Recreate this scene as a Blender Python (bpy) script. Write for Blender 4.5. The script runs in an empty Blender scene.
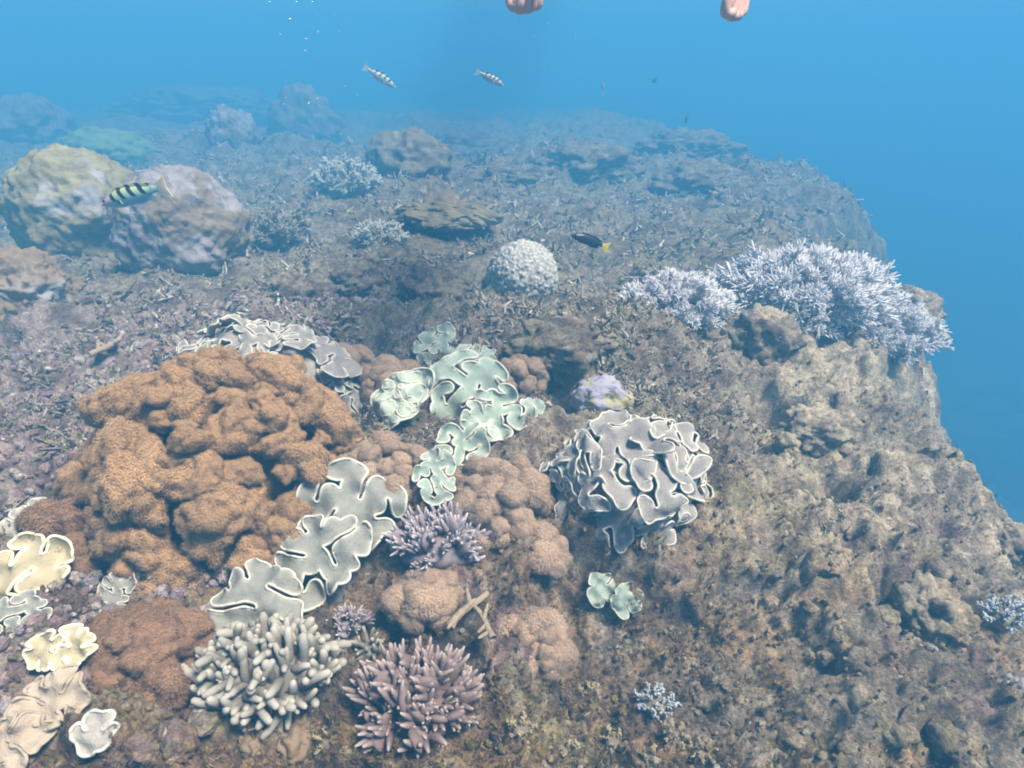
import bpy, bmesh, math, random
import numpy as np
from mathutils import Vector, Matrix, Quaternion, Euler

# ------------------------------------------------------------------ camera, world, sun, exposure
scene = bpy.context.scene
COL = scene.collection
R = math.radians
F = 610.0                      # focal length in pixels of a 1024 wide frame
PITCH = 29.4
cam_data = bpy.data.cameras.new('camera')
cam_data.sensor_width = 36.0
cam_data.lens = F / 1024 * 36
cam_data.clip_start = 0.02
cam_data.clip_end = 400
cam = bpy.data.objects.new('camera', cam_data)
COL.objects.link(cam)
cam.location = (0, 0, 0)
cam.rotation_euler = (R(90 - PITCH), 0, 0)
scene.camera = cam

SUN_EL, SUN_AZ = 64.0, 112.0   # azimuth from +Y (ahead of the camera), negative to the left
world = bpy.data.worlds.new('World')
scene.world = world
world.use_nodes = True
wn = world.node_tree
wn.nodes.clear()
wo = wn.nodes.new('ShaderNodeOutputWorld')
wb = wn.nodes.new('ShaderNodeBackground')
ws = wn.nodes.new('ShaderNodeTexSky')
ws.sky_type = 'NISHITA'
ws.sun_disc = False
ws.sun_elevation = R(SUN_EL)
ws.sun_rotation = R(SUN_AZ)
wb.inputs['Strength'].default_value = 0.05
wn.links.new(ws.outputs[0], wb.inputs['Color'])
wn.links.new(wb.outputs[0], wo.inputs['Surface'])

sun_data = bpy.data.lights.new('sun', 'SUN')
sun_data.energy = 4.6
sun_data.angle = R(18)         # sunlight spread by the rippled sea surface
sun_data.color = (1.0, 0.90, 0.74)
sun = bpy.data.objects.new('sun', sun_data)
COL.objects.link(sun)
_d = Vector((math.sin(R(SUN_AZ)) * math.cos(R(SUN_EL)), math.cos(R(SUN_AZ)) * math.cos(R(SUN_EL)), math.sin(R(SUN_EL))))
sun.rotation_euler = _d.to_track_quat('Z', 'Y').to_euler()

scene.view_settings.view_transform = 'Standard'
scene.view_settings.look = 'None'
scene.view_settings.gamma = 1.0
scene.view_settings.use_curve_mapping = False
scene.view_settings.exposure = 1.38
scene.render.engine = 'CYCLES'
scene.cycles.use_denoising = True
scene.cycles.max_bounces = 8
scene.cycles.diffuse_bounces = 3
scene.cycles.volume_bounces = 2
scene.cycles.transparent_max_bounces = 8
scene.cycles.filter_width = 1.9

WATER_COLOR = (0.085, 0.385, 0.675)
WATER_DENSITY = 0.146

# ------------------------------------------------------------------ numeric helpers
rng = np.random.default_rng(7)
_perm = rng.permutation(256)
_perm = np.concatenate([_perm, _perm, _perm])
_grad = rng.normal(size=(256, 3))
_grad /= np.linalg.norm(_grad, axis=1)[:, None]

def perlin(p):
    p = np.asarray(p, dtype=np.float64)
    i = np.floor(p).astype(np.int64)
    f = p - i
    i &= 255
    u = f * f * f * (f * (f * 6 - 15) + 10)
    out = np.zeros(len(p))
    for dx in (0, 1):
        wx = u[:, 0] if dx else 1 - u[:, 0]
        for dy in (0, 1):
            wy = u[:, 1] if dy else 1 - u[:, 1]
            for dz in (0, 1):
                wz = u[:, 2] if dz else 1 - u[:, 2]
                h = _perm[_perm[_perm[i[:, 0] + dx] + ((i[:, 1] + dy) & 255)] + ((i[:, 2] + dz) & 255)]
                g = _grad[h]
                out += wx * wy * wz * (g[:, 0] * (f[:, 0] - dx) + g[:, 1] * (f[:, 1] - dy) + g[:, 2] * (f[:, 2] - dz))
    return out * 1.6

def fbm(p, octaves=4, gain=0.5, lac=2.03):
    a, s, out = 1.0, 1.0, 0.0
    for k in range(octaves):
        out = out + a * perlin(p * s + 17.3 * k)
        a *= gain
        s *= lac
    return out

def worley(p):
    """distance to the nearest feature point, unit cells"""
    p = np.asarray(p, dtype=np.float64)
    i = np.floor(p).astype(np.int64)
    f = p - i
    best = np.full(len(p), 9.0)
    for dx in (-1, 0, 1):
        for dy in (-1, 0, 1):
            for dz in (-1, 0, 1):
                h = _perm[_perm[_perm[(i[:, 0] + dx) & 255] + ((i[:, 1] + dy) & 255)] + ((i[:, 2] + dz) & 255)]
                q = _grad[h] * 0.45 + 0.5
                d = (dx + q[:, 0] - f[:, 0]) ** 2 + (dy + q[:, 1] - f[:, 1]) ** 2 + (dz + q[:, 2] - f[:, 2]) ** 2
                best = np.minimum(best, d)
    return np.sqrt(best)

def sstep(a, b, x):
    t = np.clip((x - a) / (b - a), 0, 1)
    return t * t * (3 - 2 * t)

def ray(px, py):
    c, s = math.cos(R(PITCH)), math.sin(R(PITCH))
    u, v = (px - 512) / F, (384 - py) / F
    return np.array([u, c + v * s, -s + v * c])

# ------------------------------------------------------------------ mesh and material helpers
def make_mesh(name, verts, faces, mat, smooth=True, attrs=None, colors=None):
    """verts (N,3); faces a list of equal-size index arrays (M,3) / (M,4)"""
    me = bpy.data.meshes.new(name)
    verts = np.asarray(verts, dtype=np.float32)
    if isinstance(faces, np.ndarray):
        faces = [faces]
    faces = [np.asarray(f, dtype=np.int32) for f in faces if len(f)]
    me.vertices.add(len(verts))
    me.vertices.foreach_set('co', verts.ravel())
    nl = sum(f.size for f in faces)
    npoly = sum(len(f) for f in faces)
    me.loops.add(nl)
    me.loops.foreach_set('vertex_index', np.concatenate([f.ravel() for f in faces]))
    me.polygons.add(npoly)
    sizes = np.concatenate([np.full(len(f), f.shape[1], dtype=np.int32) for f in faces])
    starts = np.concatenate([[0], np.cumsum(sizes)[:-1]]).astype(np.int32)
    me.polygons.foreach_set('loop_start', starts)
    me.update(calc_edges=True)
    me.validate()
    me.polygons.foreach_set('use_smooth', np.full(len(me.polygons), smooth))
    if attrs:
        for k, v in attrs.items():
            a = me.attributes.new(k, 'FLOAT', 'POINT')
            a.data.foreach_set('value', np.asarray(v, dtype=np.float32))
    if colors is not None:
        a = me.attributes.new('col', 'FLOAT_COLOR', 'POINT')
        c4 = np.ones((len(verts), 4), dtype=np.float32)
        c4[:, :3] = colors
        a.data.foreach_set('color', c4.ravel())
    if mat:
        me.materials.append(mat)
    me.update()
    return me

def link(name, me, parent=None, loc=(0, 0, 0), rot=None, scale=None):
    o = bpy.data.objects.new(name, me)
    COL.objects.link(o)
    if parent:
        o.parent = parent
    o.location = loc
    if rot is not None:
        o.rotation_mode = 'QUATERNION'
        o.rotation_quaternion = rot
    if scale is not None:
        o.scale = scale if hasattr(scale, '__len__') else (scale,) * 3
    return o

def tag(o, label, cat, group=None, kind=None):
    if label:
        o['label'] = label
    if cat:
        o['category'] = cat
    if group:
        o['group'] = group
    if kind:
        o['kind'] = kind
    return o

def thing(name, label, cat, loc, rotz=0.0, group=None):
    o = bpy.data.objects.new(name, None)
    o.empty_display_size = 0.05
    COL.objects.link(o)
    o.location = loc
    o.rotation_euler = (0, 0, rotz)
    return tag(o, label, cat, group)

def frame_quat(normal, spin=0.0):
    return Vector(normal).to_track_quat('Z', 'Y') @ Quaternion((0, 0, 1), spin)

class MB:
    """collects geometry for one mesh"""
    def __init__(s):
        s.v, s.t, s.q, s.tip, s.n = [], [], [], [], 0
    def add(s, v, tris=None, quads=None, tip=None):
        v = np.asarray(v, dtype=float)
        if tris is not None and len(tris):
            s.t.append(np.asarray(tris) + s.n)
        if quads is not None and len(quads):
            s.q.append(np.asarray(quads) + s.n)
        s.v.append(v)
        s.tip.append(np.zeros(len(v)) if tip is None else np.asarray(tip, dtype=float) * np.ones(len(v)))
        s.n += len(v)
    def tube(s, pts, rad, sides=6, cap=True, tip=None, flat=1.0):
        pts = np.asarray(pts, dtype=float)
        n = len(pts)
        rad = np.asarray(rad, dtype=float) * np.ones(n)
        d = np.gradient(pts, axis=0)
        d /= np.linalg.norm(d, axis=1)[:, None] + 1e-9
        ref = np.array([0.31, 0.22, 0.93]) if abs(d[0, 2]) < 0.8 else np.array([0.9, 0.3, 0.1])
        a = np.cross(d, ref); a /= np.linalg.norm(a, axis=1)[:, None] + 1e-9
        b = np.cross(d, a)
        th = np.arange(sides) * 2 * math.pi / sides
        v = pts[:, None, :] + rad[:, None, None] * (np.cos(th)[None, :, None] * a[:, None, :] + flat * np.sin(th)[None, :, None] * b[:, None, :])
        v = v.reshape(-1, 3)
        i = np.arange(n - 1)[:, None] * sides
        k = np.arange(sides)[None, :]
        k2 = (k + 1) % sides
        q = np.stack([i + k, i + k2, i + sides + k2, i + sides + k], axis=-1).reshape(-1, 4)
        tp = np.repeat(np.zeros(n) if tip is None else np.asarray(tip) * np.ones(n), sides)
        tr = None
        if cap:
            v = np.vstack([v, pts[-1] + d[-1] * rad[-1] * 0.6])
            e = (n - 1) * sides
            tr = np.stack([e + np.arange(sides), e + (np.arange(sides) + 1) % sides, np.full(sides, n * sides)], axis=-1)
            tp = np.append(tp, tp[-1])
        s.add(v, tr, q, tp)
    def build(s, name, mat, smooth=True):
        f = []
        if s.q: f.append(np.vstack(s.q))
        if s.t: f.append(np.vstack(s.t))
        return make_mesh(name, np.vstack(s.v), f, mat, smooth, {'tip': np.concatenate(s.tip)})

_ico = {}
def ico(sub):
    if sub not in _ico:
        bm = bmesh.new()
        bmesh.ops.create_icosphere(bm, subdivisions=sub, radius=1.0)
        bm.verts.ensure_lookup_table()
        v = np.array([x.co[:] for x in bm.verts])
        f = np.array([[x.index for x in p.verts] for p in bm.faces])
        bm.free()
        _ico[sub] = (v, f)
    v, f = _ico[sub]
    return v.copy(), f

def vnormals(v, f):
    n = np.zeros_like(v)
    fn = np.cross(v[f[:, 1]] - v[f[:, 0]], v[f[:, 2]] - v[f[:, 0]])
    for k in range(3):
        np.add.at(n, f[:, k], fn)
    return n / (np.linalg.norm(n, axis=1)[:, None] + 1e-12)

def material(name, c1, c2, tip=None, scale=30.0, rough=0.75, bump=0.3, bump_scale=120.0, spots=None, spec=0.25, sss=0.0, per_object=0.0):
    m = bpy.data.materials.new(name)
    m.use_nodes = True
    nt = m.node_tree
    N, L = nt.nodes, nt.links
    bs = N['Principled BSDF']
    bs.inputs['Roughness'].default_value = rough
    bs.inputs['Specular IOR Level'].default_value = spec
    if sss > 0:
        bs.inputs['Subsurface Weight'].default_value = sss
        bs.inputs['Subsurface Radius'].default_value = (0.012, 0.008, 0.005)
        bs.inputs['Subsurface Scale'].default_value = 1.0
    tc = N.new('ShaderNodeTexCoord')
    no = N.new('ShaderNodeTexNoise')
    no.inputs['Scale'].default_value = scale
    no.inputs['Detail'].default_value = 5
    no.inputs['Roughness'].default_value = 0.65
    L.new(tc.outputs['Object'], no.inputs['Vector'])
    rp = N.new('ShaderNodeMapRange')
    rp.inputs['From Min'].default_value = 0.33
    rp.inputs['From Max'].default_value = 0.67
    L.new(no.outputs[0], rp.inputs['Value'])
    mx = N.new('ShaderNodeMix'); mx.data_type = 'RGBA'
    mx.inputs['A'].default_value = (*c1, 1); mx.inputs['B'].default_value = (*c2, 1)
    L.new(rp.outputs[0], mx.inputs['Factor'])
    out = mx.outputs['Result']
    if spots:
        n2 = N.new('ShaderNodeTexNoise')
        n2.inputs['Scale'].default_value = spots[1]
        n2.inputs['Detail'].default_value = 3
        L.new(tc.outputs['Object'], n2.inputs['Vector'])
        r2 = N.new('ShaderNodeMapRange')
        r2.inputs['From Min'].default_value = spots[2]; r2.inputs['From Max'].default_value = spots[2] + 0.1
        L.new(n2.outputs[0], r2.inputs['Value'])
        m2 = N.new('ShaderNodeMix'); m2.data_type = 'RGBA'
        m2.inputs['B'].default_value = (*spots[0], 1)
        L.new(out, m2.inputs['A']); L.new(r2.outputs[0], m2.inputs['Factor'])
        out = m2.outputs['Result']
    if tip:
        at = N.new('ShaderNodeAttribute'); at.attribute_name = 'tip'
        m3 = N.new('ShaderNodeMix'); m3.data_type = 'RGBA'
        m3.inputs['B'].default_value = (*tip, 1)
        L.new(out, m3.inputs['A']); L.new(at.outputs['Fac'], m3.inputs['Factor'])
        out = m3.outputs['Result']
    if per_object > 0:
        oi = N.new('ShaderNodeObjectInfo')
        hv = N.new('ShaderNodeHueSaturation')
        mr = N.new('ShaderNodeMapRange')
        mr.inputs['To Min'].default_value = 1 - per_object; mr.inputs['To Max'].default_value = 1 + per_object
        L.new(oi.outputs['Random'], mr.inputs['Value'])
        L.new(mr.outputs[0], hv.inputs['Value']); L.new(out, hv.inputs['Color'])
        out = hv.outputs['Color']
    L.new(out, bs.inputs['Base Color'])
    if bump > 0:
        nb = N.new('ShaderNodeTexNoise')
        nb.inputs['Scale'].default_value = bump_scale
        nb.inputs['Detail'].default_value = 4
        L.new(tc.outputs['Object'], nb.inputs['Vector'])
        bp = N.new('ShaderNodeBump')
        bp.inputs['Strength'].default_value = bump
        bp.inputs['Distance'].default_value = 0.01
        L.new(nb.outputs[0], bp.inputs['Height']); L.new(bp.outputs[0], bs.inputs['Normal'])
    return m

def color_attr_material(name, rough=0.9, fine=140.0):
    m = bpy.data.materials.new(name)
    m.use_nodes = True
    nt = m.node_tree; N, L = nt.nodes, nt.links
    bs = N['Principled BSDF']
    bs.inputs['Roughness'].default_value = rough
    bs.inputs['Specular IOR Level'].default_value = 0.15
    at = N.new('ShaderNodeAttribute'); at.attribute_name = 'col'
    tc = N.new('ShaderNodeTexCoord')
    no = N.new('ShaderNodeTexNoise')
    no.inputs['Scale'].default_value = fine; no.inputs['Detail'].default_value = 6; no.inputs['Roughness'].default_value = 0.7
    L.new(tc.outputs['Object'], no.inputs['Vector'])
    mr = N.new('ShaderNodeMapRange')
    mr.inputs['From Min'].default_value = 0.3; mr.inputs['From Max'].default_value = 0.7
    mr.inputs['To Min'].default_value = 0.5; mr.inputs['To Max'].default_value = 1.6
    L.new(no.outputs[0], mr.inputs['Value'])
    n2 = N.new('ShaderNodeTexNoise')
    n2.inputs['Scale'].default_value = fine * 0.28; n2.inputs['Detail'].default_value = 4; n2.inputs['Roughness'].default_value = 0.6
    L.new(tc.outputs['Object'], n2.inputs['Vector'])
    m2 = N.new('ShaderNodeMapRange')
    m2.inputs['From Min'].default_value = 0.35; m2.inputs['From Max'].default_value = 0.65
    m2.inputs['To Min'].default_value = 0.62; m2.inputs['To Max'].default_value = 1.4
    L.new(n2.outputs[0], m2.inputs['Value'])
    mm = N.new('ShaderNodeMath'); mm.operation = 'MULTIPLY'
    L.new(mr.outputs[0], mm.inputs[0]); L.new(m2.outputs[0], mm.inputs[1])
    vm = N.new('ShaderNodeVectorMath'); vm.operation = 'SCALE'
    L.new(at.outputs['Color'], vm.inputs[0]); L.new(mm.outputs[0], vm.inputs['Scale'])
    L.new(vm.outputs[0], bs.inputs['Base Color'])
    bp = N.new('ShaderNodeBump'); bp.inputs['Strength'].default_value = 0.9; bp.inputs['Distance'].default_value = 0.015
    L.new(no.outputs[0], bp.inputs['Height']); L.new(bp.outputs[0], bs.inputs['Normal'])
    return m

# ------------------------------------------------------------------ terrain
SEABED_Z = -10.0
def edge_x(y):
    return 1.08 + 0.37 * (y - 0.9) + 0.06 * np.clip(y - 3, 0, 40) - 0.10 * np.clip(y - 4.2, 0, 40) ** 1.5 + 0.10 * np.sin(y * 1.3) * np.clip(y - 2.5, 0, 2) + 0.07 * np.sin(y * 3.7 + 1) * np.clip(y - 2, 0, 2) + 0.10 * np.sin(y * 2.3 + 0.6) + 0.05 * np.sin(y * 6.1)

def H(x, y):
    """coarse height of the reef top"""
    x = np.atleast_1d(np.asarray(x, float)); y = np.atleast_1d(np.asarray(y, float))
    p = np.stack([x, y, np.zeros_like(x)], -1)
    z = np.full(len(x), -0.90)
    z += 0.10 * perlin(p * 0.9 + 3.1) * sstep(1.2, 3.0, y) + 0.05 * perlin(p * 2.4 + 9.7) + 0.025 * perlin(p * 6.0 + 1.3)
    z += 0.13 * perlin(p * np.array([0.5, 0.9, 1]) + 31.0) * sstep(3.0, 6.0, y)
    z += 0.40 * perlin(p * np.array([0.30, 0.42, 1]) + 61.0) * sstep(5.0, 9.0, y) + 0.16 * perlin(p * 1.1 + 23.0) * sstep(4.0, 7.0, y)
    # the shelf steps down towards the camera
    z -= 0.06 * sstep(1.02, 0.74, y) * sstep(-0.75, -0.3, x)
    z -= 0.16 * sstep(0.98, 0.87, y + 0.08 * perlin(p * 4.0 + 5.5)) * sstep(0.0, 0.12, x) * sstep(0.72, 0.45, x)
    # a low bank of rubble beyond the mound
    z -= 0.063 * np.clip(y - 1.8, 0, 40)                 # the reef top falls gently away
    z += 0.05 * np.exp(-((x + 0.15) / 0.6) ** 2 - ((y - 1.95) / 0.25) ** 2)
    z += 0.10 * np.exp(-((x - 0.25) / 0.35) ** 2 - ((y - 1.75) / 0.22) ** 2)
    # outer slope and drop-off
    e = edge_x(y)
    z -= 0.13 * sstep(e - 0.75, e, x)
    z -= 8.0 * sstep(e - 0.02, e + 2.6, x) + 0.12 * sstep(e - 0.05, e + 0.12, x)
    return z

def terrain_detail(P):
    rr = np.hypot(P[:, 0], P[:, 1])
    fade_f = sstep(7.0, 2.0, rr)
    e = edge_x(P[:, 1])
    slope = sstep(-0.8, -0.3, P[:, 0] - e)
    w = worley(P * 11.0)
    d = 0.045 * fbm(P * 4.2 + 40, 3) + 0.030 * (0.55 - w) * (0.5 + 0.5 * sstep(-0.2, 0.4, perlin(P * 2.1)))
    rid = 1 - np.abs(perlin(P * 14.0 + 8))
    d += 0.018 * (rid - 0.7) + fade_f * (0.016 * fbm(P * 33.0, 3, 0.6) + 0.010 * (0.5 - worley(P * 55.0)))
    pits = sstep(0.28, 0.60, perlin(P * np.array([3.3, 3.3, 3.3]) + 71.0))
    d -= 0.055 * pits
    d += slope * (0.046 * fbm(P * np.array([3.6, 3.6, 5.0]) + 12, 5, 0.6) - 0.045 * sstep(0.2, 0.5, perlin(P * 6.0 + 3)) + 0.02 * (1 - np.abs(perlin(P * 9 + 30))))
    near = sstep(3.4, 2.2, rr)
    d += near * (0.028 * (1 - 2 * np.abs(perlin(P * 8.5 + 140))) - 0.032 * sstep(0.30, 0.12, worley(P * 13.0 + 7)) * sstep(-0.2, 0.3, perlin(P * 3.1 + 66)))
    far = sstep(3.0, 6.0, rr)
    d += far * (0.09 * fbm(P * 2.2 + 90, 4, 0.6) + 0.07 * (0.5 - worley(P * 4.5)))
    hx = 0.035 * fbm(P * 5.0 + 120, 3) + fade_f * 0.010 * perlin(P * 28 + 3)
    hy = 0.035 * fbm(P * 5.0 + 220, 3) + fade_f * 0.010 * perlin(P * 28 + 53)
    return d, hx, hy

def ground(px, py, lift=0.0):
    d = ray(px, py)
    t = np.linspace(0.35, 30, 12000)
    p = d[None, :] * t[:, None]
    hit = np.nonzero(p[:, 2] < H(p[:, 0], p[:, 1]) + lift)[0]
    k = hit[0] if len(hit) else len(t) - 1
    q = p[k] + np.array([[0, 0], [0.03, 0], [-0.03, 0], [0, 0.03], [0, -0.03]]) @ np.array([[1, 0, 0], [0, 1, 0]])
    d_ = terrain_detail(np.column_stack([q[:, :2], H(q[:, 0], q[:, 1])]))[0]
    return Vector(p[k] + np.array([0, 0, max(0.0, d_.mean())])), float(t[k])

def at(px, py, t):
    return Vector(ray(px, py) * t)

print('terrain')
NA, NR = 780, 640
ang = np.linspace(R(-100), R(100), NA)
rad = 0.28 * np.exp(np.linspace(0, math.log(30 / 0.28), NR))
AA, RR = np.meshgrid(ang, rad)
TX, TY = (RR * np.sin(AA)).ravel(), (RR * np.cos(AA)).ravel()
TZ = H(TX, TY)
P = np.stack([TX, TY, TZ], -1)
_dd, _hx, _hy = terrain_detail(P)
V = P + np.stack([_hx, _hy, _dd], -1)

def reef_color(P):
    """the colours of the encrusted rock itself"""
    x, y = P[:, 0], P[:, 1]
    n1 = fbm(P * 2.2 + 5, 3); n2 = fbm(P * 6.5 + 15, 3); n3 = fbm(P * 19 + 25, 3); n4 = perlin(P * 45 + 2)
    c = np.empty((len(P), 3))
    base = np.array([0.26, 0.215, 0.165])
    c[:] = base
    def mixin(col, w):
        w = np.clip(w, 0, 1)[:, None]
        c[:] = c * (1 - w) + np.array(col) * w
    mixin((0.235, 0.205, 0.105), sstep(0.05, 0.5, n1) * 0.7)             # olive turf
    mixin((0.150, 0.110, 0.085), sstep(0.1, 0.6, n2) * 0.8)              # brown turf
    mixin((0.30, 0.27, 0.22), sstep(0.15, 0.6, n3) * 0.7)                # bare pale rock
    nearf = sstep(3.2, 1.6, y)
    mixin((0.24, 0.145, 0.150), sstep(0.2, 0.6, fbm(P * 9 + 77, 2)) * 0.6 * nearf)   # coralline pink
    mixin((0.16, 0.14, 0.09), (1 - nearf) * 0.5)
    left = sstep(-0.55, -0.95, x + 0.1 * n1) * sstep(2.6, 1.9, y)
    mixin((0.33, 0.24, 0.225), left * 0.6)
    e = edge_x(y)
    slope = sstep(-0.85, -0.35, x - e + 0.15 * n2) * sstep(3.2, 2.2, y)
    mixin((0.44, 0.37, 0.265), slope * sstep(-0.55, 0.25, n2 + 0.6 * n1) * 0.92)   # silty sand on the slope
    mixin((0.26, 0.155, 0.075), sstep(1.05, 0.75, y) * sstep(-0.3, 0.4, n2) * 0.75)      # rusty turf
    mixin((0.27, 0.21, 0.07), sstep(0.85, 0.6, y) * sstep(0.1, 0.5, n3) * 0.6)
    mixin((0.40, 0.36, 0.30), sstep(0.45, 0.8, n4 + 0.4 * n3) * 0.6)     # small pale chips
    mixin((0.10, 0.07, 0.055), sstep(0.05, 0.4, fbm(P * 7.5 + 160, 3)) * (0.75 - 0.4 * slope))     # brown film in patches
    mixin((0.07, 0.055, 0.05), sstep(0.35, 0.7, perlin(P * 30 + 60)) * 0.6)  # dark algal film
    return c

TC = reef_color(V)
ii = np.arange(NR - 1)[:, None] * NA + np.arange(NA - 1)[None, :]
quads = np.stack([ii, ii + NA, ii + NA + 1, ii + 1], -1).reshape(-1, 4)
M_reef = color_attr_material('reef_rock')
reef = link('reef_ground', make_mesh('reef_ground', V, quads, M_reef, True, colors=TC))
reef['kind'] = 'structure'
TERR_V = V

# deep sea floor off the reef edge
n = 120
gx = np.linspace(-60, 60, n)
GX, GY = np.meshgrid(gx, gx)
gp = np.stack([GX.ravel(), GY.ravel(), np.zeros(n * n)], -1)
gp[:, 2] = SEABED_Z + 0.25 * fbm(gp * 0.3, 3)
ii = np.arange(n - 1)[:, None] * n + np.arange(n - 1)[None, :]
quads = np.stack([ii, ii + 1, ii + n + 1, ii + n], -1).reshape(-1, 4)
M_sand = material('sand', (0.50, 0.45, 0.34), (0.36, 0.32, 0.24), scale=1.2, bump_scale=8)
sb = link('seabed', make_mesh('seabed', gp, quads, M_sand))
sb['kind'] = 'structure'

# ------------------------------------------------------------------ the water: one even volume
HAZE_TOP = 1.15
hb = np.array([[sx * 64, sy * 64, z] for z in (SEABED_Z - 1.6, HAZE_TOP) for sy in (-1, 1) for sx in (-1, 1)], float)
hf = np.array([[0, 2, 3, 1], [4, 5, 7, 6], [0, 1, 5, 4], [2, 6, 7, 3], [0, 4, 6, 2], [1, 3, 7, 5]])
mw = bpy.data.materials.new('sea_water_volume')
mw.use_nodes = True
mw.node_tree.nodes.clear()
o_ = mw.node_tree.nodes.new('ShaderNodeOutputMaterial')
pv = mw.node_tree.nodes.new('ShaderNodeVolumePrincipled')
pv.inputs['Color'].default_value = (*WATER_COLOR, 1)
pv.inputs['Density'].default_value = WATER_DENSITY
pv.inputs['Anisotropy'].default_value = 0.0
mw.node_tree.links.new(pv.outputs[0], o_.inputs['Volume'])
haze = link('haze', make_mesh('haze', hb, hf, mw, False))
haze['kind'] = 'stuff'

# ------------------------------------------------------------------ coral generators
M_brown = material('brown_soft_coral', (0.34, 0.20, 0.10), (0.42, 0.255, 0.13), tip=(0.72, 0.48, 0.28), scale=40, bump=0.5, bump_scale=260, per_object=0.16)
M_tan = material('tan_soft_coral', (0.36, 0.24, 0.165), (0.44, 0.30, 0.21), tip=(0.80, 0.61, 0.46), scale=40, bump=0.5, bump_scale=260, per_object=0.14)
M_umber = material('umber_soft_coral', (0.24, 0.135, 0.075), (0.31, 0.18, 0.105), tip=(0.50, 0.31, 0.19), scale=40, bump=0.5, bump_scale=260, per_object=0.14)
M_stalk = material('soft_coral_stalk', (0.16, 0.12, 0.09), (0.24, 0.19, 0.14), scale=25, bump=0.4)

def lobe_variant(seed, mat, polyps=5200, plen=0.075, pw=0.020, puff=False):
    """a puffy fold of soft coral about 1 unit in radius, covered with short polyps"""
    r_ = np.random.default_rng(seed)
    v, f = ico(4)
    off = r_.uniform(0, 100, 3)
    d = 1 + 0.42 * perlin(v * 1.05 + off) + 0.50 * (0.60 - worley(v * 1.5 + off)) + 0.10 * perlin(v * 3 + off)
    if puff:
        d = 1 + 0.22 * perlin(v * 1.2 + off) + 0.22 * (0.6 - worley(v * 1.7 + off))
    v = v * d[:, None]
    v *= np.array([1, 1, 0.9]) if puff else np.array([r_.uniform(0.95, 1.25), r_.uniform(0.75, 0.95), r_.uniform(0.85, 1.05)])
    if not puff:
        v[:, 0] += 0.35 * v[:, 1] ** 2 * r_.choice([-1, 1])
    nrm = vnormals(v, f)
    mb = MB()
    mb.add(v, tris=f, tip=0.0)
    fa = np.linalg.norm(np.cross(v[f[:, 1]] - v[f[:, 0]], v[f[:, 2]] - v[f[:, 0]]), axis=1)
    pf = f[r_.choice(len(f), polyps, p=fa / fa.sum())]
    w3 = r_.dirichlet((1, 1, 1), polyps)
    base = np.einsum('nk,nkj->nj', w3, v[pf])
    nn = np.einsum('nk,nkj->nj', w3, nrm[pf])
    dirn = nn + r_.normal(size=(polyps, 3)) * 0.30
    dirn /= np.linalg.norm(dirn, axis=1)[:, None]
    ln = plen * r_.uniform(0.55, 1.25, polyps)
    w = pw * r_.uniform(0.8, 1.3, polyps)
    a = np.cross(dirn, r_.normal(size=(polyps, 3))); a /= np.linalg.norm(a, axis=1)[:, None]
    b_ = np.cross(dirn, a)
    ps, tips = [], []
    for k in range(3):                       # a polyp: a short stalk that flares into a tiny three-sided crown
        th = k * 2.094
        ps.append(base - dirn * 0.02 + w[:, None] * 0.6 * (math.cos(th) * a + math.sin(th) * b_)); tips.append(np.full(polyps, 0.2))
    for k in range(3):
        th = k * 2.094 + 0.5
        ps.append(base + dirn * ln[:, None] + w[:, None] * 1.0 * (math.cos(th) * a + math.sin(th) * b_)); tips.append(np.clip(r_.uniform(0.5, 1.1, polyps), 0, 1))
    pv_ = np.stack(ps, 1).reshape(-1, 3)
    i6 = np.arange(polyps)[:, None] * 6
    tr = np.concatenate([i6 + np.array([[0, 1, 3]]), i6 + np.array([[1, 2, 4]]), i6 + np.array([[2, 0, 5]]), i6 + np.array([[3, 4, 5]])])
    mb.add(pv_, tris=tr, tip=np.stack(tips, 1).ravel())
    return mb.build('lobe', mat)

LOBES = {}
def lobes_of(mat, key, n=7, **kw):
    if key not in LOBES:
        LOBES[key] = [lobe_variant(100 + 13 * k + len(key), mat, **kw) for k in range(n)]
    return LOBES[key]

def dome_dirs(n, zmin, seed):
    r_ = np.random.default_rng(seed)
    k = np.arange(n) + 0.5
    z = 1 - k / n * (1 - zmin)
    ph = k * 2.39996 + r_.normal(size=n) * 0.25
    rr = np.sqrt(np.maximum(0, 1 - z * z))
    d = np.stack([rr * np.cos(ph), rr * np.sin(ph), z], -1) + r_.normal(size=(n, 3)) * 0.05
    return d / np.linalg.norm(d, axis=1)[:, None]

def lump_mesh(name, rx, ry, rz, mat, seed, amp=0.15, sub=4, freq=1.6, knob=0.0, kfreq=6.0, tip_knob=False):
    v, f = ico(sub)
    off = np.random.default_rng(seed).uniform(0, 100, 3)
    d = 1 + amp * fbm(v * freq + off, 6 if sub >= 5 else 4, 0.56)
    tip = np.zeros(len(v))
    if knob:
        w = worley(v * kfreq + off)
        d += knob * (0.5 - w)
        tip = np.clip((0.55 - w) * 2.4, 0, 1)
    v = v * d[:, None] * np.array([rx, ry, rz])
    return make_mesh(name, v, f, mat, True, {'tip': tip})

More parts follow.
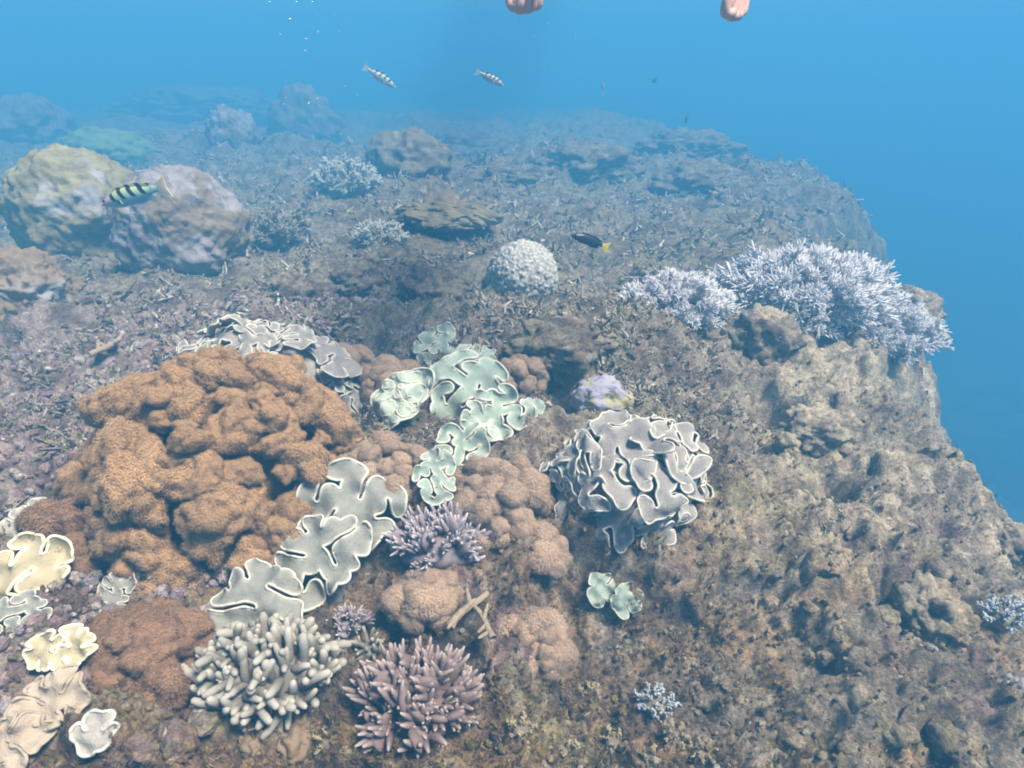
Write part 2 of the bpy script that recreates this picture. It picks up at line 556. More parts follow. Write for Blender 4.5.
def cluster_dirs(n, per, zmin, seed, spread):
    """directions on a dome in knots of `per`, with the height each lobe stands above the dome"""
    r_ = np.random.default_rng(seed + 3)
    out, hs = [], []
    for c in dome_dirs(n, zmin, seed):
        a = np.cross(c, r_.normal(size=3)); a /= np.linalg.norm(a); e = np.cross(c, a)
        up = r_.uniform(-0.035, 0.06)
        ph = r_.uniform(0, 6.28)
        for k in range(per):
            q = 0.0 if k == 0 else spread * r_.uniform(0.6, 1.2)
            d = c + q * (math.cos(ph + k * 6.28 / (per - 1)) * a + math.sin(ph + k * 6.28 / (per - 1)) * e)
            out.append(d / np.linalg.norm(d)); hs.append(1.0 + up + (0.05 if k == 0 else -0.05 * r_.uniform(0.3, 1.3)))
    return np.array(out), np.array(hs)

def puffy_colony(label, loc, rx, ry, rz, n, size, mat, key, seed, zmin=-0.1, name='leather_coral', cat='soft coral', clusters=0, group=None):
    t = thing(name, label, cat, loc, group=group)
    link('stalk', lump_mesh('stalk', rx * 0.76, ry * 0.76, rz * 0.76, mat, seed, 0.12, 4), t)
    r_ = np.random.default_rng(seed)
    vs = lobes_of(mat, key, **(dict(polyps=2600, plen=0.15, pw=0.032, puff=True) if key == 'tan' else dict(polyps=3200, plen=0.13, pw=0.028)))
    if clusters:
        dirs, hs = cluster_dirs(n, clusters, zmin, seed, 0.155)
    else:
        dirs = dome_dirs(n, zmin, seed); hs = r_.uniform(0.84, 1.12, len(dirs))
    for k, d in enumerate(dirs):
        pos = d * np.array([rx, ry, rz]) * hs[k]
        nn = d / np.array([rx, ry, rz]); nn /= np.linalg.norm(nn)
        nn = nn + np.array([0, 0, 0.25]) + r_.normal(size=3) * 0.15
        s = size * r_.uniform(0.60, 1.35)
        link('lobe', vs[int(r_.integers(len(vs)))], t, pos, frame_quat(nn, r_.uniform(0, 6.28)),
             (s * r_.uniform(0.9, 1.25), s, s * r_.uniform(0.75, 1.05)))
    return t

# ---- ruffled plates with a pale rim
M_plate = material('greygreen_leather', (0.20, 0.20, 0.175), (0.265, 0.26, 0.23), tip=(0.38, 0.37, 0.32), scale=90, bump=0.3, bump_scale=330, rough=0.7)
M_plate2 = material('mint_leather', (0.225, 0.285, 0.24), (0.29, 0.35, 0.295), tip=(0.42, 0.48, 0.40), scale=90, bump=0.3, bump_scale=330, rough=0.7)
M_plate3 = material('taupe_leather', (0.30, 0.275, 0.245), (0.40, 0.37, 0.33), tip=(0.60, 0.55, 0.49), scale=90, bump=0.3, bump_scale=330, rough=0.7)
M_fold = material('taupe_folds', (0.21, 0.193, 0.185), (0.275, 0.255, 0.24), tip=(0.40, 0.37, 0.345), scale=10, bump=0.35, bump_scale=38, rough=0.7)
M_rim = material('pale_rim', (0.60, 0.57, 0.49), (0.45, 0.43, 0.36), scale=60, bump=0.0, rough=0.6)
M_cream = material('cream_leather', (0.38, 0.32, 0.20), (0.45, 0.39, 0.26), tip=(0.56, 0.51, 0.38), scale=25, bump=0.3, bump_scale=300)

def grow_outline(seed, rep_r, length, elong=1.0, inlet=0.42, iters=260):
    """the rim of a leather coral: a closed line that keeps growing inside a rough disc and so buckles into lobes"""
    r_ = np.random.default_rng(seed)
    seg = rep_r * 0.20
    n0 = int(2 * math.pi * 0.42 / seg)
    th = np.arange(n0) * 2 * math.pi / n0
    rr = 0.42 * (1 + 0.12 * np.sin(3 * th + r_.uniform(0, 6)) + 0.10 * np.sin(5 * th + r_.uniform(0, 6)))
    p = np.stack([rr * np.cos(th), rr * np.sin(th)], -1) + r_.normal(size=(n0, 2)) * 0.01
    target = int(length / seg)
    rate = math.exp(math.log(target / n0) / (iters * 0.72)) - 1
    acc = 0.0
    bias = r_.uniform(0, 6.28, 3)
    r1 = rep_r * 0.80
    for it in range(iters + 70):
        late = it >= iters
        n = len(p)
        if n < target and not late:
            acc += n * rate
            m = int(acc); acc -= m
            if m:
                a = np.arctan2(p[:, 1], p[:, 0])
                w = np.clip(1 + 0.5 * np.sin(2 * a + bias[0]) + 0.3 * np.sin(3 * a + bias[1]), 0.1, 9)
                k = np.unique(r_.choice(n, m, p=w / w.sum()))
                p = np.insert(p, k + 1, (p[k] + p[(k + 1) % n]) / 2, axis=0)
                n = len(p)
        idx = np.arange(n)
        gap = np.abs(idx[:, None] - idx[None, :]); gap = np.minimum(gap, n - gap)
        okg = gap > 3
        for _ in range(2):
            d = p[:, None, :] - p[None, :, :]
            L2 = np.sqrt(d[..., 0] ** 2 + d[..., 1] ** 2) + 1e-9
            if late:
                tg = np.roll(p, -1, 0) - np.roll(p, 1, 0)
                nr = np.stack([tg[:, 1], -tg[:, 0]], -1); nr /= np.linalg.norm(nr, axis=1)[:, None] + 1e-9
                inn = (d * nr[:, None, :]).sum(-1) > 0
                rl = np.where(inn, r1 * 1.1, r1 * inlet)
            else:
                rl = r1
            f = np.clip(1 - L2 / rl, 0, 1) * okg / L2
            push = np.stack([(d[..., 0] * f).sum(1), (d[..., 1] * f).sum(1)], -1) * rep_r * 0.06
            mg = np.linalg.norm(push, axis=1)[:, None]
            push *= np.minimum(1, seg * 0.3 / (mg + 1e-9))
            mid = (np.roll(p, 1, 0) + np.roll(p, -1, 0)) / 2 - p
            p = p + push + mid * 0.30
            if late: p = p + nr * seg * 0.03
            e = np.roll(p, -1, 0) - p
            le = np.linalg.norm(e, axis=1)[:, None]
            corr = e * (1 - seg / np.maximum(le, 1e-6)) * 0.25
            p = p + corr - np.roll(corr, 1, 0)
            rad_ = np.linalg.norm(p * np.array([1.0, elong]), axis=1)
            an = np.arctan2(p[:, 1], p[:, 0])
            lim = 0.93 + 0.10 * np.sin(3 * an + bias[2]) + 0.08 * np.sin(5 * an + bias[1])
            p = p - p * (np.clip(rad_ - lim, 0, 1) * (0.10 if late else 0.25))[:, None]
    for _ in range(2):
        p = p * 0.5 + (np.roll(p, 1, 0) + np.roll(p, -1, 0)) * 0.25
    return p

_outl = {}
def frill_geo(seed, rep_r=0.34, length=9.0, elong=1.0, lip=0.10, ruffle=0.12, dome=0.0, thick=0.045, rim=0.5, inlet=0.42):
    """a sheet filling such an outline: (cap verts/faces, rim line); dome bends the disc over a cap of that half angle"""
    from mathutils.geometry import delaunay_2d_cdt
    key = (seed, rep_r, length, elong, inlet)
    if key not in _outl:
        _outl[key] = grow_outline(*key)
    c = _outl[key]
    nb = len(c)
    sp = rep_r * 0.17
    r_ = np.random.default_rng(seed + 5)
    g = np.arange(-1.15, 1.15, sp)
    GX_, GY_ = np.meshgrid(g, g)
    gi = np.stack([GX_.ravel(), GY_.ravel()], -1) + r_.uniform(-0.25, 0.25, (GX_.size, 2)) * sp
    # inside test (even-odd) and distance to the rim
    x0, y0 = c[:, 0], c[:, 1]; x1, y1 = np.roll(x0, -1), np.roll(y0, -1)
    cr = ((y0[None] > gi[:, 1:2]) != (y1[None] > gi[:, 1:2])) & (gi[:, 0:1] < (x1 - x0)[None] * (gi[:, 1:2] - y0[None]) / ((y1 - y0)[None] + 1e-12) + x0[None])
    ins = cr.sum(1) % 2 == 1
    dist = np.sqrt(((gi[:, None, :] - c[None]) ** 2).sum(-1)).min(1)
    gi = gi[ins & (dist > sp * 0.55)]
    dist = np.concatenate([np.zeros(nb), np.sqrt(((gi[:, None, :] - c[None]) ** 2).sum(-1)).min(1)])
    pts = np.vstack([c, gi])
    ed = [(k, (k + 1) % nb) for k in range(nb)]
    res = delaunay_2d_cdt([Vector(q) for q in pts], ed, [], 1, 1e-6)
    vo = np.array([q[:] for q in res[0]])
    src = np.array([s_[0] if len(s_) else 0 for s_ in res[3]])
    dv = dist[src]
    fc = np.array([f for f in res[2] if len(f) == 3])
    def lift3(xy, d):
        pn = np.column_stack([xy, np.full(len(xy), seed * 0.37)])
        rr = np.linalg.norm(xy, axis=1)
        h = lip * np.exp(-d / (rep_r * 0.22)) + ruffle * (perlin(pn * (0.62 / rep_r)) + 0.6 * perlin(pn * (0.3 / rep_r) + 9)) * np.clip(0.35 + rr, 0, 1)
        h = h + 0.045 * perlin(pn * (1.9 / rep_r) + 4) * np.exp(-d / (rep_r * 0.35))
        if dome > 0:
            a = rr * dome
            dirn = xy / (rr[:, None] + 1e-9)
            n3 = np.column_stack([dirn * np.sin(a)[:, None], np.cos(a)])
            return n3 * (1 + h)[:, None], n3
        return np.column_stack([xy, h - 0.12 * rr ** 2]), np.tile(np.array([[0, 0, 1.0]]), (len(xy), 1))
    top, n3 = lift3(vo, dv)
    low = top - n3 * thick * np.clip(0.7 + dv / rep_r * 2.5, 0, 2.2)[:, None]
    # rim line, resampled
    cc = np.vstack([c, c[:1]])
    m = nb * 2
    fine = np.column_stack([np.interp(np.linspace(0, nb, m, endpoint=False), np.arange(nb + 1), cc[:, k]) for k in (0, 1)])
    fine = fine * 0.5 + (np.roll(fine, 1, 0) + np.roll(fine, -1, 0)) * 0.25
    rim_p, rn = lift3(fine, np.zeros(m))
    return top, low, fc, dv, rim_p - rn * thick * 0.35, thick * rim

def frill_meshes(mat, rim_mat, shape=(1, 1, 1), rep_r=0.34, **kw):
    top, low, fc, dv, rim_p, rr = frill_geo(rep_r=rep_r, **kw)
    sc_ = np.array(shape)
    mb = MB()
    tipv = np.clip(0.85 - dv / (rep_r * 0.30), 0, 0.85)
    mb.add(top * sc_, tris=fc, tip=tipv)
    mb.add(low * sc_, tris=fc[:, ::-1], tip=0)
    e = np.concatenate([fc[:, [0, 1]], fc[:, [1, 2]], fc[:, [2, 0]]])
    N_ = len(top)
    code = e[:, 0] * N_ + e[:, 1]; rev = e[:, 1] * N_ + e[:, 0]
    be = e[~np.isin(code, rev)]
    mb.q.append(np.stack([be[:, 0], be[:, 0] + N_, be[:, 1] + N_, be[:, 1]], -1))
    pm = mb.build('cap', mat)
    rb = MB()
    loop = np.vstack([rim_p, rim_p[:2]]) * sc_
    rb.tube(loop, rr * sc_.mean() * (1 + 0.35 * perlin(loop / sc_ * 6.0 + 2)), 6, cap=False)
    return pm, rb.build('rim', rim_mat)

def add_plate(t, meshes, pos, normal, spin=0.0, scale=1.0, name='cap'):
    p = link(name, meshes[0], t, pos, frame_quat(normal, spin), scale)
    link('rim', meshes[1], p)
    return p

_folds = {}
def ruffled_dome(label, loc, rx, ry, rz, n, size, mat, key, seed, zmin=0.0, name='toadstool_leather_coral', cat='soft coral'):
    """a cap whose ruffled margin folds back over itself in tiers"""
    t = thing(name, label, cat, loc)
    link('stalk', lump_mesh('stalk', rx * 0.84, ry * 0.84, rz * 0.84, mat, seed, 0.10, 4), t)
    if key not in _folds:
        _folds[key] = [frill_meshes(M_fold, M_rim, (1, 1, 0.8), rep_r=0.33, seed=600 + 3 * k, length=(15, 16, 14, 17, 15)[k], elong=(1.3, 1.6, 1.1, 1.4, 1.8)[k],
                                    dome=0.75, lip=0.06, ruffle=0.24, thick=0.055, inlet=0.5, rim=0.38) for k in range(5)]
    r_ = np.random.default_rng(seed)
    for k, d in enumerate(dome_dirs(n, zmin, seed)):
        nn = d / np.array([rx, ry, rz]); nn /= np.linalg.norm(nn)
        nn = nn + np.array([0, 0, 0.20]) + r_.normal(size=3) * 0.14
        nn /= np.linalg.norm(nn)
        s = size * r_.uniform(0.85, 1.25)
        pos = d * np.array([rx, ry, rz]) * r_.uniform(0.90, 1.02) - nn * s * 0.78
        p = link('fold', _folds[key][(k * 2 + k // 5) % 5][0], t, pos, frame_quat(nn, r_.uniform(0, 6.28)), s)
        link('rim', _folds[key][(k * 2 + k // 5) % 5][1], p)
    return t

# ---- finger corals
def finger_variant(seed, mat, length, r0, r1, tipc=1.0, sides=8, flat=1.0, bend=0.35, knobs=0):
    r_ = np.random.default_rng(seed)
    n = 9
    t = np.linspace(0, 1, n)
    b = r_.normal(size=2) * bend
    pts = np.stack([b[0] * t ** 2 * length * 0.6, b[1] * t ** 2 * length * 0.6, t * length], -1)
    pts[:, :2] += r_.normal(size=(n, 2)) * length * 0.012
    rad = (r0 + (r1 - r0) * t) * (1 + 0.10 * np.sin(t * 7 + r_.uniform(0, 6)))
    rad[-1] *= 0.72
    mb = MB()
    mb.tube(pts, rad, sides, tip=np.clip((t - 0.62) * 2.6, 0, 1) * tipc, flat=flat)
    for k in range(knobs):
        i = int(r_.integers(3, n - 1))
        a = r_.uniform(0, 6.28)
        dn = np.array([math.cos(a), math.sin(a), 1.1]); dn /= np.linalg.norm(dn)
        l2 = length * r_.uniform(0.18, 0.34)
        q = pts[i] + dn * np.linspace(0, 1, 4)[:, None] * (l2 + rad[i])
        mb.tube(q, rad[i] * np.array([0.75, 0.66, 0.5, 0.28]), 6, tip=np.array([0, 0.1, 0.6, 1.0]) * tipc)
    return mb.build('finger', mat)

def finger_coral(label, loc, rx, ry, rz, n, length, mat, variants, seed, zmin=0.15, name='finger_coral', lean=(0, 0, 0.5), cat='coral'):
    t = thing(name, label, cat, loc)
    link('base', lump_mesh('base', rx, ry, rz, mat, seed, 0.2, 3), t)
    r_ = np.random.default_rng(seed)
    for k, d in enumerate(dome_dirs(n, zmin, seed)):
        pos = d * np.array([rx, ry, rz]) * 0.93
        nn = d + np.array(lean) + r_.normal(size=3) * 0.18
        link('finger', variants[int(r_.integers(len(variants)))], t, pos, frame_quat(nn, r_.uniform(0, 6.28)), length * r_.uniform(0.65, 1.25))
    return t

# ---- branching corals
def bush_branch(seed, mat, tw=0.042, nb=22, sides=5, tipc=1.0):
    r_ = np.random.default_rng(seed)
    mb = MB()
    t = np.linspace(0, 1, 6)
    b = r_.normal(size=2) * 0.22
    pts = np.stack([b[0] * t ** 2, b[1] * t ** 2, t], -1)
    mb.tube(pts, tw * (1.25 - 0.75 * t), sides, tip=np.clip(t - 0.5, 0, 1) * tipc)
    for k in range(nb):
        u = r_.uniform(0.25, 0.98)
        p0 = np.array([np.interp(u, t, pts[:, j]) for j in range(3)])
        a = k * 2.4 + r_.normal() * 0.4
        dn = np.array([math.cos(a), math.sin(a), r_.uniform(0.5, 1.3)]); dn /= np.linalg.norm(dn)
        ln = r_.uniform(0.16, 0.38) * (1.15 - 0.4 * u)
        q = p0 + dn * np.linspace(0, 1, 3)[:, None] * ln
        q[2, 2] += 0.05
        mb.tube(q, tw * np.array([0.75, 0.65, 0.42]), sides, tip=np.array([0.1, 0.5, 1.0]) * tipc)
        for j in range(2):
            a2 = r_.uniform(0, 6.28)
            d2 = dn + 0.9 * np.array([math.cos(a2), math.sin(a2), 0.5]); d2 /= np.linalg.norm(d2)
            q2 = q[1] + d2 * np.linspace(0, 1, 2)[:, None] * ln * r_.uniform(0.35, 0.6)
            mb.tube(q2, tw * np.array([0.55, 0.38]), 4, tip=np.array([0.5, 1.0]) * tipc)
    return mb.build('branch', mat)

def bush_coral(label, loc, rx, ry, rz, n, variants, base_mat, seed, zmin=0.05, name='branching_coral', blen=0.55, group=None, cat='coral'):
    rx, ry, rz = rx * SK, ry * SK, rz * SK
    t = thing(name, label, cat, loc, group=group)
    link('base', lump_mesh('base', rx * 0.55, ry * 0.55, rz * 0.5, base_mat, seed, 0.2, 3), t)
    r_ = np.random.default_rng(seed)
    sc = np.array([rx, ry, rz])
    for k, d in enumerate(dome_dirs(n, zmin, seed)):
        pos = d * sc * (1 - blen) * r_.uniform(0.85, 1.1)
        nn = d * sc; L_ = np.linalg.norm(nn); nn = nn / L_ + np.array([0, 0, 0.3]) + r_.normal(size=3) * 0.1
        link('branch', variants[int(r_.integers(len(variants)))], t, pos, frame_quat(nn, r_.uniform(0, 6.28)), L_ * blen * r_.uniform(0.9, 1.25))
    return t

SK = 1.0     # size factor of the last spot on the ground

def rock(label, loc, rx, ry, rz, mat, seed, name='boulder', cat='rock', amp=0.22, sub=5, knob=0.0, kfreq=6.0, rotz=0.0, freq=1.6, group=None, gnaw=1.0):
    rx, ry, rz = rx * SK, ry * SK, rz * SK
    me = lump_mesh(name, rx, ry, rz, mat, seed, amp, sub, freq, knob, kfreq)
    if mat != M_reef and sub >= 5:                          # gnawed, silted surface of a massive coral or boulder
        co = np.empty(len(me.vertices) * 3, dtype=np.float32); me.vertices.foreach_get('co', co); co = co.reshape(-1, 3).astype(float)
        rm = (rx + ry + rz) / 3
        n_ = co / (np.linalg.norm(co, axis=1)[:, None] + 1e-9)
        q_ = co / rm
        low = sstep(0.3, -0.5, q_[:, 2])
        co += n_ * (rm * (0.035 * fbm(q_ * 7 + seed, 4, 0.6) - gnaw * 0.10 * sstep(0.15, 0.5, perlin(q_ * 2.6 + seed)) - gnaw * 0.12 * low * (0.5 + perlin(q_ * 3.3 + 5))))[:, None]
        me.vertices.foreach_set('co', co.astype(np.float32).ravel())
        me.update()
    if mat == M_reef:
        co = np.empty(len(me.vertices) * 3, dtype=np.float32); me.vertices.foreach_get('co', co); co = co.reshape(-1, 3).astype(float)
        w = co + np.array(loc)
        rm = (rx + ry + rz) / 3
        n_ = co / (np.linalg.norm(co, axis=1)[:, None] + 1e-9)
        co += n_ * (0.10 * rm * fbm(w * 22, 3) + 0.06 * rm * (0.5 - worley(w * 30)))[:, None]
        me.vertices.foreach_set('co', co.astype(np.float32).ravel())
        a = me.attributes.new('col', 'FLOAT_COLOR', 'POINT')
        c4 = np.ones((len(co), 4), dtype=np.float32); c4[:, :3] = reef_color(w)
        a.data.foreach_set('color', c4.ravel())
        me.update()
    o = link(name, me, None, loc)
    o.rotation_euler = (0, 0, rotz)
    return tag(o, label, cat, group)

# ------------------------------------------------------------------ the corals of the foreground garden
print('corals')
def gz(x, y):
    return float(H(x, y)[0])

def spot(px, py, sink=0.0):
    global SK
    p, t = ground(px, py)
    SK = t / (0.9 / -ray(px, py)[2])
    return Vector((p.x, p.y, p.z - sink)), t

# big brown mound
puffy_colony('huge dome of orange brown fuzzy folds, the largest soft coral on the reef', (-0.655, 1.12, gz(-0.645, 1.12) - 0.02),
             0.288, 0.270, 0.31, 60, 0.0310, M_brown, 'brown', 11, zmin=-0.02, clusters=5)
# pale ruffled colony behind the mound
ruffled_dome('pale ruffled leather coral draped behind the huge brown dome', (-0.70, 1.50, gz(-0.70, 1.5) - 0.02),
             0.27, 0.18, 0.25, 26, 0.105, M_plate3, 'taupe', 12)
# tan puffy colonies right of the mound
p, t = spot(346, 388); puffy_colony('tan puffy coral between the pale ruffled coral and the mint leaves', p, 0.090, 0.08, 0.115, 26, 0.030, M_tan, 'tan', 21)
p, t = spot(392, 402); puffy_colony('tan puffy coral hugged by the mint leaf with a comb edge', p, 0.080, 0.07, 0.09, 24, 0.028, M_tan, 'tan', 22)
p, t = spot(390, 480); puffy_colony('low tan puffy coral between the brown dome and the mint leaves', p, 0.105, 0.08, 0.07, 32, 0.025, M_tan, 'tan', 23)
p, t = spot(523, 392); puffy_colony('small round tan puffy coral standing alone on grey rubble', p, 0.055, 0.05, 0.070, 18, 0.023, M_tan, 'tan', 24)
p, t = spot(500, 505); puffy_colony('broad tan puffy coral beside the big white edged ruffled coral', p, 0.095, 0.11, 0.075, 52, 0.024, M_tan, 'tan', 25)
p, t = spot(538, 558); puffy_colony('tan puffy coral just above the small tan one with loose sticks', p, 0.052, 0.055, 0.05, 20, 0.023, M_tan, 'tan', 26)
p, t = spot(428, 612); puffy_colony('tan puffy coral directly below the upper purple finger coral', p, 0.062, 0.05, 0.05, 20, 0.023, M_tan, 'tan', 27)
p, t = spot(533, 655); puffy_colony('tan puffy coral lowest of the tan corals, over rusty turf', p, 0.058, 0.05, 0.06, 26, 0.022, M_tan, 'tan', 28)
p, t = spot(150, 660); puffy_colony('dull umber brown coral in the shade under the brown dome', p, 0.090, 0.08, 0.075, 34, 0.030, M_umber, 'umber', 29)
p, t = spot(75, 560); puffy_colony('umber brown lobes tucked against the foot of the brown dome', p, 0.06, 0.06, 0.07, 12, 0.036, M_umber, 'umber', 30)

# big white edged ruffled coral
ruffled_dome('large grey ruffled leather coral with winding white edges overhanging a dark hollow', (0.265, 1.08, gz(0.265, 1.08) + 0.0),
             0.170, 0.145, 0.145, 18, 0.108, M_plate3, 'taupe', 41, zmin=0.05)

# single leaves
M_creamrim = material('cream_rim', (0.80, 0.74, 0.52), (0.74, 0.66, 0.44), scale=60, bump=0.0, rough=0.6)
M_peach = material('peach_leather', (0.36, 0.285, 0.21), (0.42, 0.345, 0.27), tip=(0.50, 0.44, 0.37), scale=25, bump=0.3, bump_scale=200)
def leaf(label, px, py, lift, rpx, tilt, spin, mat, seed, rep_r=0.31, length=16, elong=1.25, rim_mat=None, name='leaf_leather_coral', cat='soft coral', **kw):
    o = dict(lip=0.055, ruffle=0.22, thick=0.055)
    o.update(kw)
    pos, t = ground(px, py, lift)
    size = rpx * t / F
    g = min(gz(pos.x, pos.y), pos.z - 0.015)
    th = thing(name, label, cat, (pos.x, pos.y, g))
    h = pos.z - g
    nrm = Vector((math.sin(R(tilt[1])), -math.sin(R(tilt[0])), math.cos(R(tilt[0]))))
    q = Vector((0, 0, 1)).rotation_difference(nrm.normalized()) @ Quaternion((0, 0, 1), spin)
    ms = frill_meshes(mat, rim_mat or M_rim, (size, size, size), rep_r=rep_r, length=length, seed=seed, elong=elong, **o)
    p = link('leaf', ms[0], th, (0, 0, h), q)
    link('rim', ms[1], p)
    mb = MB()
    zz = np.linspace(-0.06, max(h - 0.02, -0.03), 6)
    k = np.linspace(0, 1, 6)
    back = np.outer(k, np.array([nrm.x, nrm.y, 0])) * -0.02
    mb.tube(np.stack([0 * zz, 0 * zz, zz], -1) + back, size * np.array([0.55, 0.45, 0.36, 0.32, 0.30, 0.30]), 10)
    link('stalk', mb.build('stalk', mat), th)
    return th

leaf('grey leather coral leaf with deep round lobes, highest of three in a row', 347, 510, 0.07, 54, (38, 8), 0.5, M_plate, 301, length=16, ruffle=0.28, elong=1.1)
leaf('grey leather coral leaf, middle of three in a row beside the purple fingers', 318, 557, 0.06, 52, (38, -4), 0.7, M_plate, 302, length=16, ruffle=0.28, elong=1.3)
leaf('grey leather coral leaf, lowest of three in a row, over the grey fingers', 254, 606, 0.07, 50, (34, -4), 0.2, M_plate, 303, length=16, ruffle=0.28, elong=1.2)
leaf('mint leather coral with comb edge leaning on a tan puffy coral', 402, 410, 0.085, 36, (44, -12), 0.6, M_plate2, 311, elong=1.7, rep_r=0.30, length=17, ruffle=0.30)
leaf('small mint ruffled coral at the rubble end of the mint patch', 437, 347, 0.04, 26, (40, 5), 1.4, M_plate2, 312, rep_r=0.30, length=17, ruffle=0.30)
leaf('largest mint ruffled coral in the middle of the mint patch', 464, 390, 0.05, 44, (40, 4), 1.0, M_plate2, 313, rep_r=0.30, length=17, ruffle=0.30)
leaf('upper tier of the largest mint coral facing the small round tan coral', 478, 368, 0.07, 26, (30, 10), 2.2, M_plate2, 314, rep_r=0.30, length=17, ruffle=0.30)
leaf('mint ruffled coral reaching towards the big white edged coral', 496, 422, 0.05, 40, (38, 10), 0.5, M_plate2, 315, elong=1.6, rep_r=0.30, length=17, ruffle=0.30)
leaf('mint ruffled coral between two broad tan puffy corals', 460, 448, 0.06, 32, (40, 0), 1.0, M_plate2, 316, rep_r=0.30, length=17, ruffle=0.30)
leaf('mint ruffled coral touching the upper purple finger coral', 436, 482, 0.06, 29, (40, 5), 1.7, M_plate2, 317, elong=1.5, rep_r=0.30, length=17, ruffle=0.30)
leaf('tiny mint scrap of coral at the tip of the mint patch', 532, 424, 0.03, 14, (30, 10), 4.0, M_plate2, 318, length=8)
leaf('small pale curled coral in the dark hollow under the big white edged coral', 602, 590, 0.04, 20, (45, 10), 4.0, M_plate2, 319, length=8, ruffle=0.35)
leaf('small pale cupped coral beside another in the dark hollow', 626, 608, 0.04, 20, (50, 10), 1.0, M_plate2, 320, length=8, ruffle=0.35)
leaf('faint grey coral leaf in shade at the foot of the brown dome', 115, 590, 0.03, 22, (40, 0), 1.0, M_plate, 321)
leaf('bright cream ragged coral leaning on the brown dome', 34, 580, 0.05, 42, (42, 12), 0.8, M_cream, 331, length=13, rep_r=0.28, elong=1.4, rim_mat=M_creamrim, thick=0.08)
leaf('cream ragged coral beside the umber coral, above pink lumps', 66, 658, 0.05, 34, (36, 10), 0.2, M_cream, 332, length=13, rep_r=0.26, elong=1.7, rim_mat=M_creamrim, thick=0.09)
leaf('small grey green frilled coral between two cream ragged corals', 26, 632, 0.03, 30, (40, 10), 0.2, M_plate, 333, elong=1.6)
leaf('peach coloured thick coral low beside grey rubble', 60, 714, 0.04, 36, (40, 10), 0.4, M_peach, 334, length=13, rep_r=0.30, rim_mat=M_peach, thick=0.10, ruffle=0.32, elong=1.5)
leaf('pale thick coral lowest of the cream corals', 16, 750, 0.03, 34, (45, 10), 0.4, M_peach, 335, length=13, rep_r=0.30, rim_mat=M_peach, thick=0.10, ruffle=0.32)
leaf('pale lilac small coral beside the lowest peach coral', 105, 752, 0.03, 24, (45, 10), 0.9, M_plate3, 336, length=8, thick=0.15)
leaf('pale small coral next to purple rubble by the brown dome', 22, 527, 0.03, 30, (45, 10), 0.9, M_plate3, 337, length=13, elong=1.5, thick=0.1)

# finger corals
M_fgrey = material('grey_finger', (0.14, 0.125, 0.105), (0.21, 0.19, 0.16), tip=(0.46, 0.43, 0.37), scale=7, bump=0.35, bump_scale=24, per_object=0.12)
M_fpurp = material('purple_finger', (0.14, 0.095, 0.085), (0.19, 0.13, 0.12), tip=(0.40, 0.32, 0.30), scale=5, bump=0.35, bump_scale=24, per_object=0.12)
M_flil = material('lilac_finger', (0.18, 0.145, 0.16), (0.24, 0.195, 0.21), tip=(0.52, 0.47, 0.50), scale=5, bump=0.35, bump_scale=24, per_object=0.12)
V_fat = [finger_variant(400 + k, M_fgrey, 1.0, 0.20, 0.175, sides=9, tipc=0.8, bend=0.8) for k in range(6)]
def blade_variant(seed, mat):
    """a broad flat lobe that splits into pointed fingers, like a hand"""
    r_ = np.random.default_rng(seed)
    mb = MB()
    t = np.linspace(0, 1, 6)
    mb.tube(np.stack([0 * t, 0.05 * np.sin(t * 3), t * 0.62], -1), np.array([0.26, 0.25, 0.27, 0.30, 0.30, 0.22]), 12, flat=0.42, tip=np.clip(t - 0.7, 0, 1) * 0.3)
    n_ = int(r_.integers(5, 8))
    for k in range(n_):
        u = (k + 0.5) / n_ * 2 - 1 + r_.normal() * 0.06
        s = np.linspace(0, 1, 6)[:, None]
        ln = r_.uniform(0.30, 0.55) * (1.1 - 0.3 * abs(u))
        q = np.array([u * 0.24, r_.normal() * 0.05, 0.42 - 0.12 * abs(u)]) + s * ln * np.array([u * 0.75, r_.normal() * 0.3, 1.0]) + s ** 2 * np.array([0, r_.normal() * 0.08, 0])
        mb.tube(q, np.array([0.115, 0.10, 0.09, 0.075, 0.055, 0.03]), 7, tip=np.array([0, 0, 0.05, 0.2, 0.55, 1.0]), flat=0.8)
    for k in range(4):                                   # short nubs on the faces of the blade
        a_ = r_.choice([-1, 1])
        p0 = np.array([r_.uniform(-0.2, 0.2), a_ * 0.08, r_.uniform(0.15, 0.5)])
        mb.tube(p0 + np.linspace(0, 1, 4)[:, None] * np.array([0, a_ * 0.10, 0.13]), np.array([0.06, 0.055, 0.045, 0.02]), 6, tip=np.array([0, 0.1, 0.4, 0.9]))
    return mb.build('finger', mat)
V_pur = [blade_variant(420 + k, M_fpurp) for k in range(6)]
V_lil = [blade_variant(440 + k, M_flil) for k in range(6)]
p, t = spot(272, 690); finger_coral('grey coral of many fat round fingers below the lowest grey leaf', p, 0.095, 0.065, 0.06, 230, 0.036, M_fgrey, V_fat, 51, lean=(0, -0.15, 0.35), zmin=0.02)
p, t = spot(370, 650); finger_coral('little grey finger coral between the two purple finger corals', p, 0.022, 0.02, 0.015, 20, 0.018, M_fgrey, V_fat, 52)
p, t = spot(440, 560); finger_coral('upper lilac purple spiky finger coral beside the grey leaves', p, 0.075, 0.055, 0.040, 40, 0.054, M_flil, V_lil, 53)
p, t = spot(420, 728); finger_coral('lower dark purple coral of pointed fingers over rusty turf', p, 0.075, 0.055, 0.040, 40, 0.062, M_fpurp, V_pur, 54)
p, t = spot(350, 625); finger_coral('small lilac finger coral at the end of the grey fingers', p, 0.022, 0.02, 0.018, 12, 0.034, M_flil, V_lil, 55)

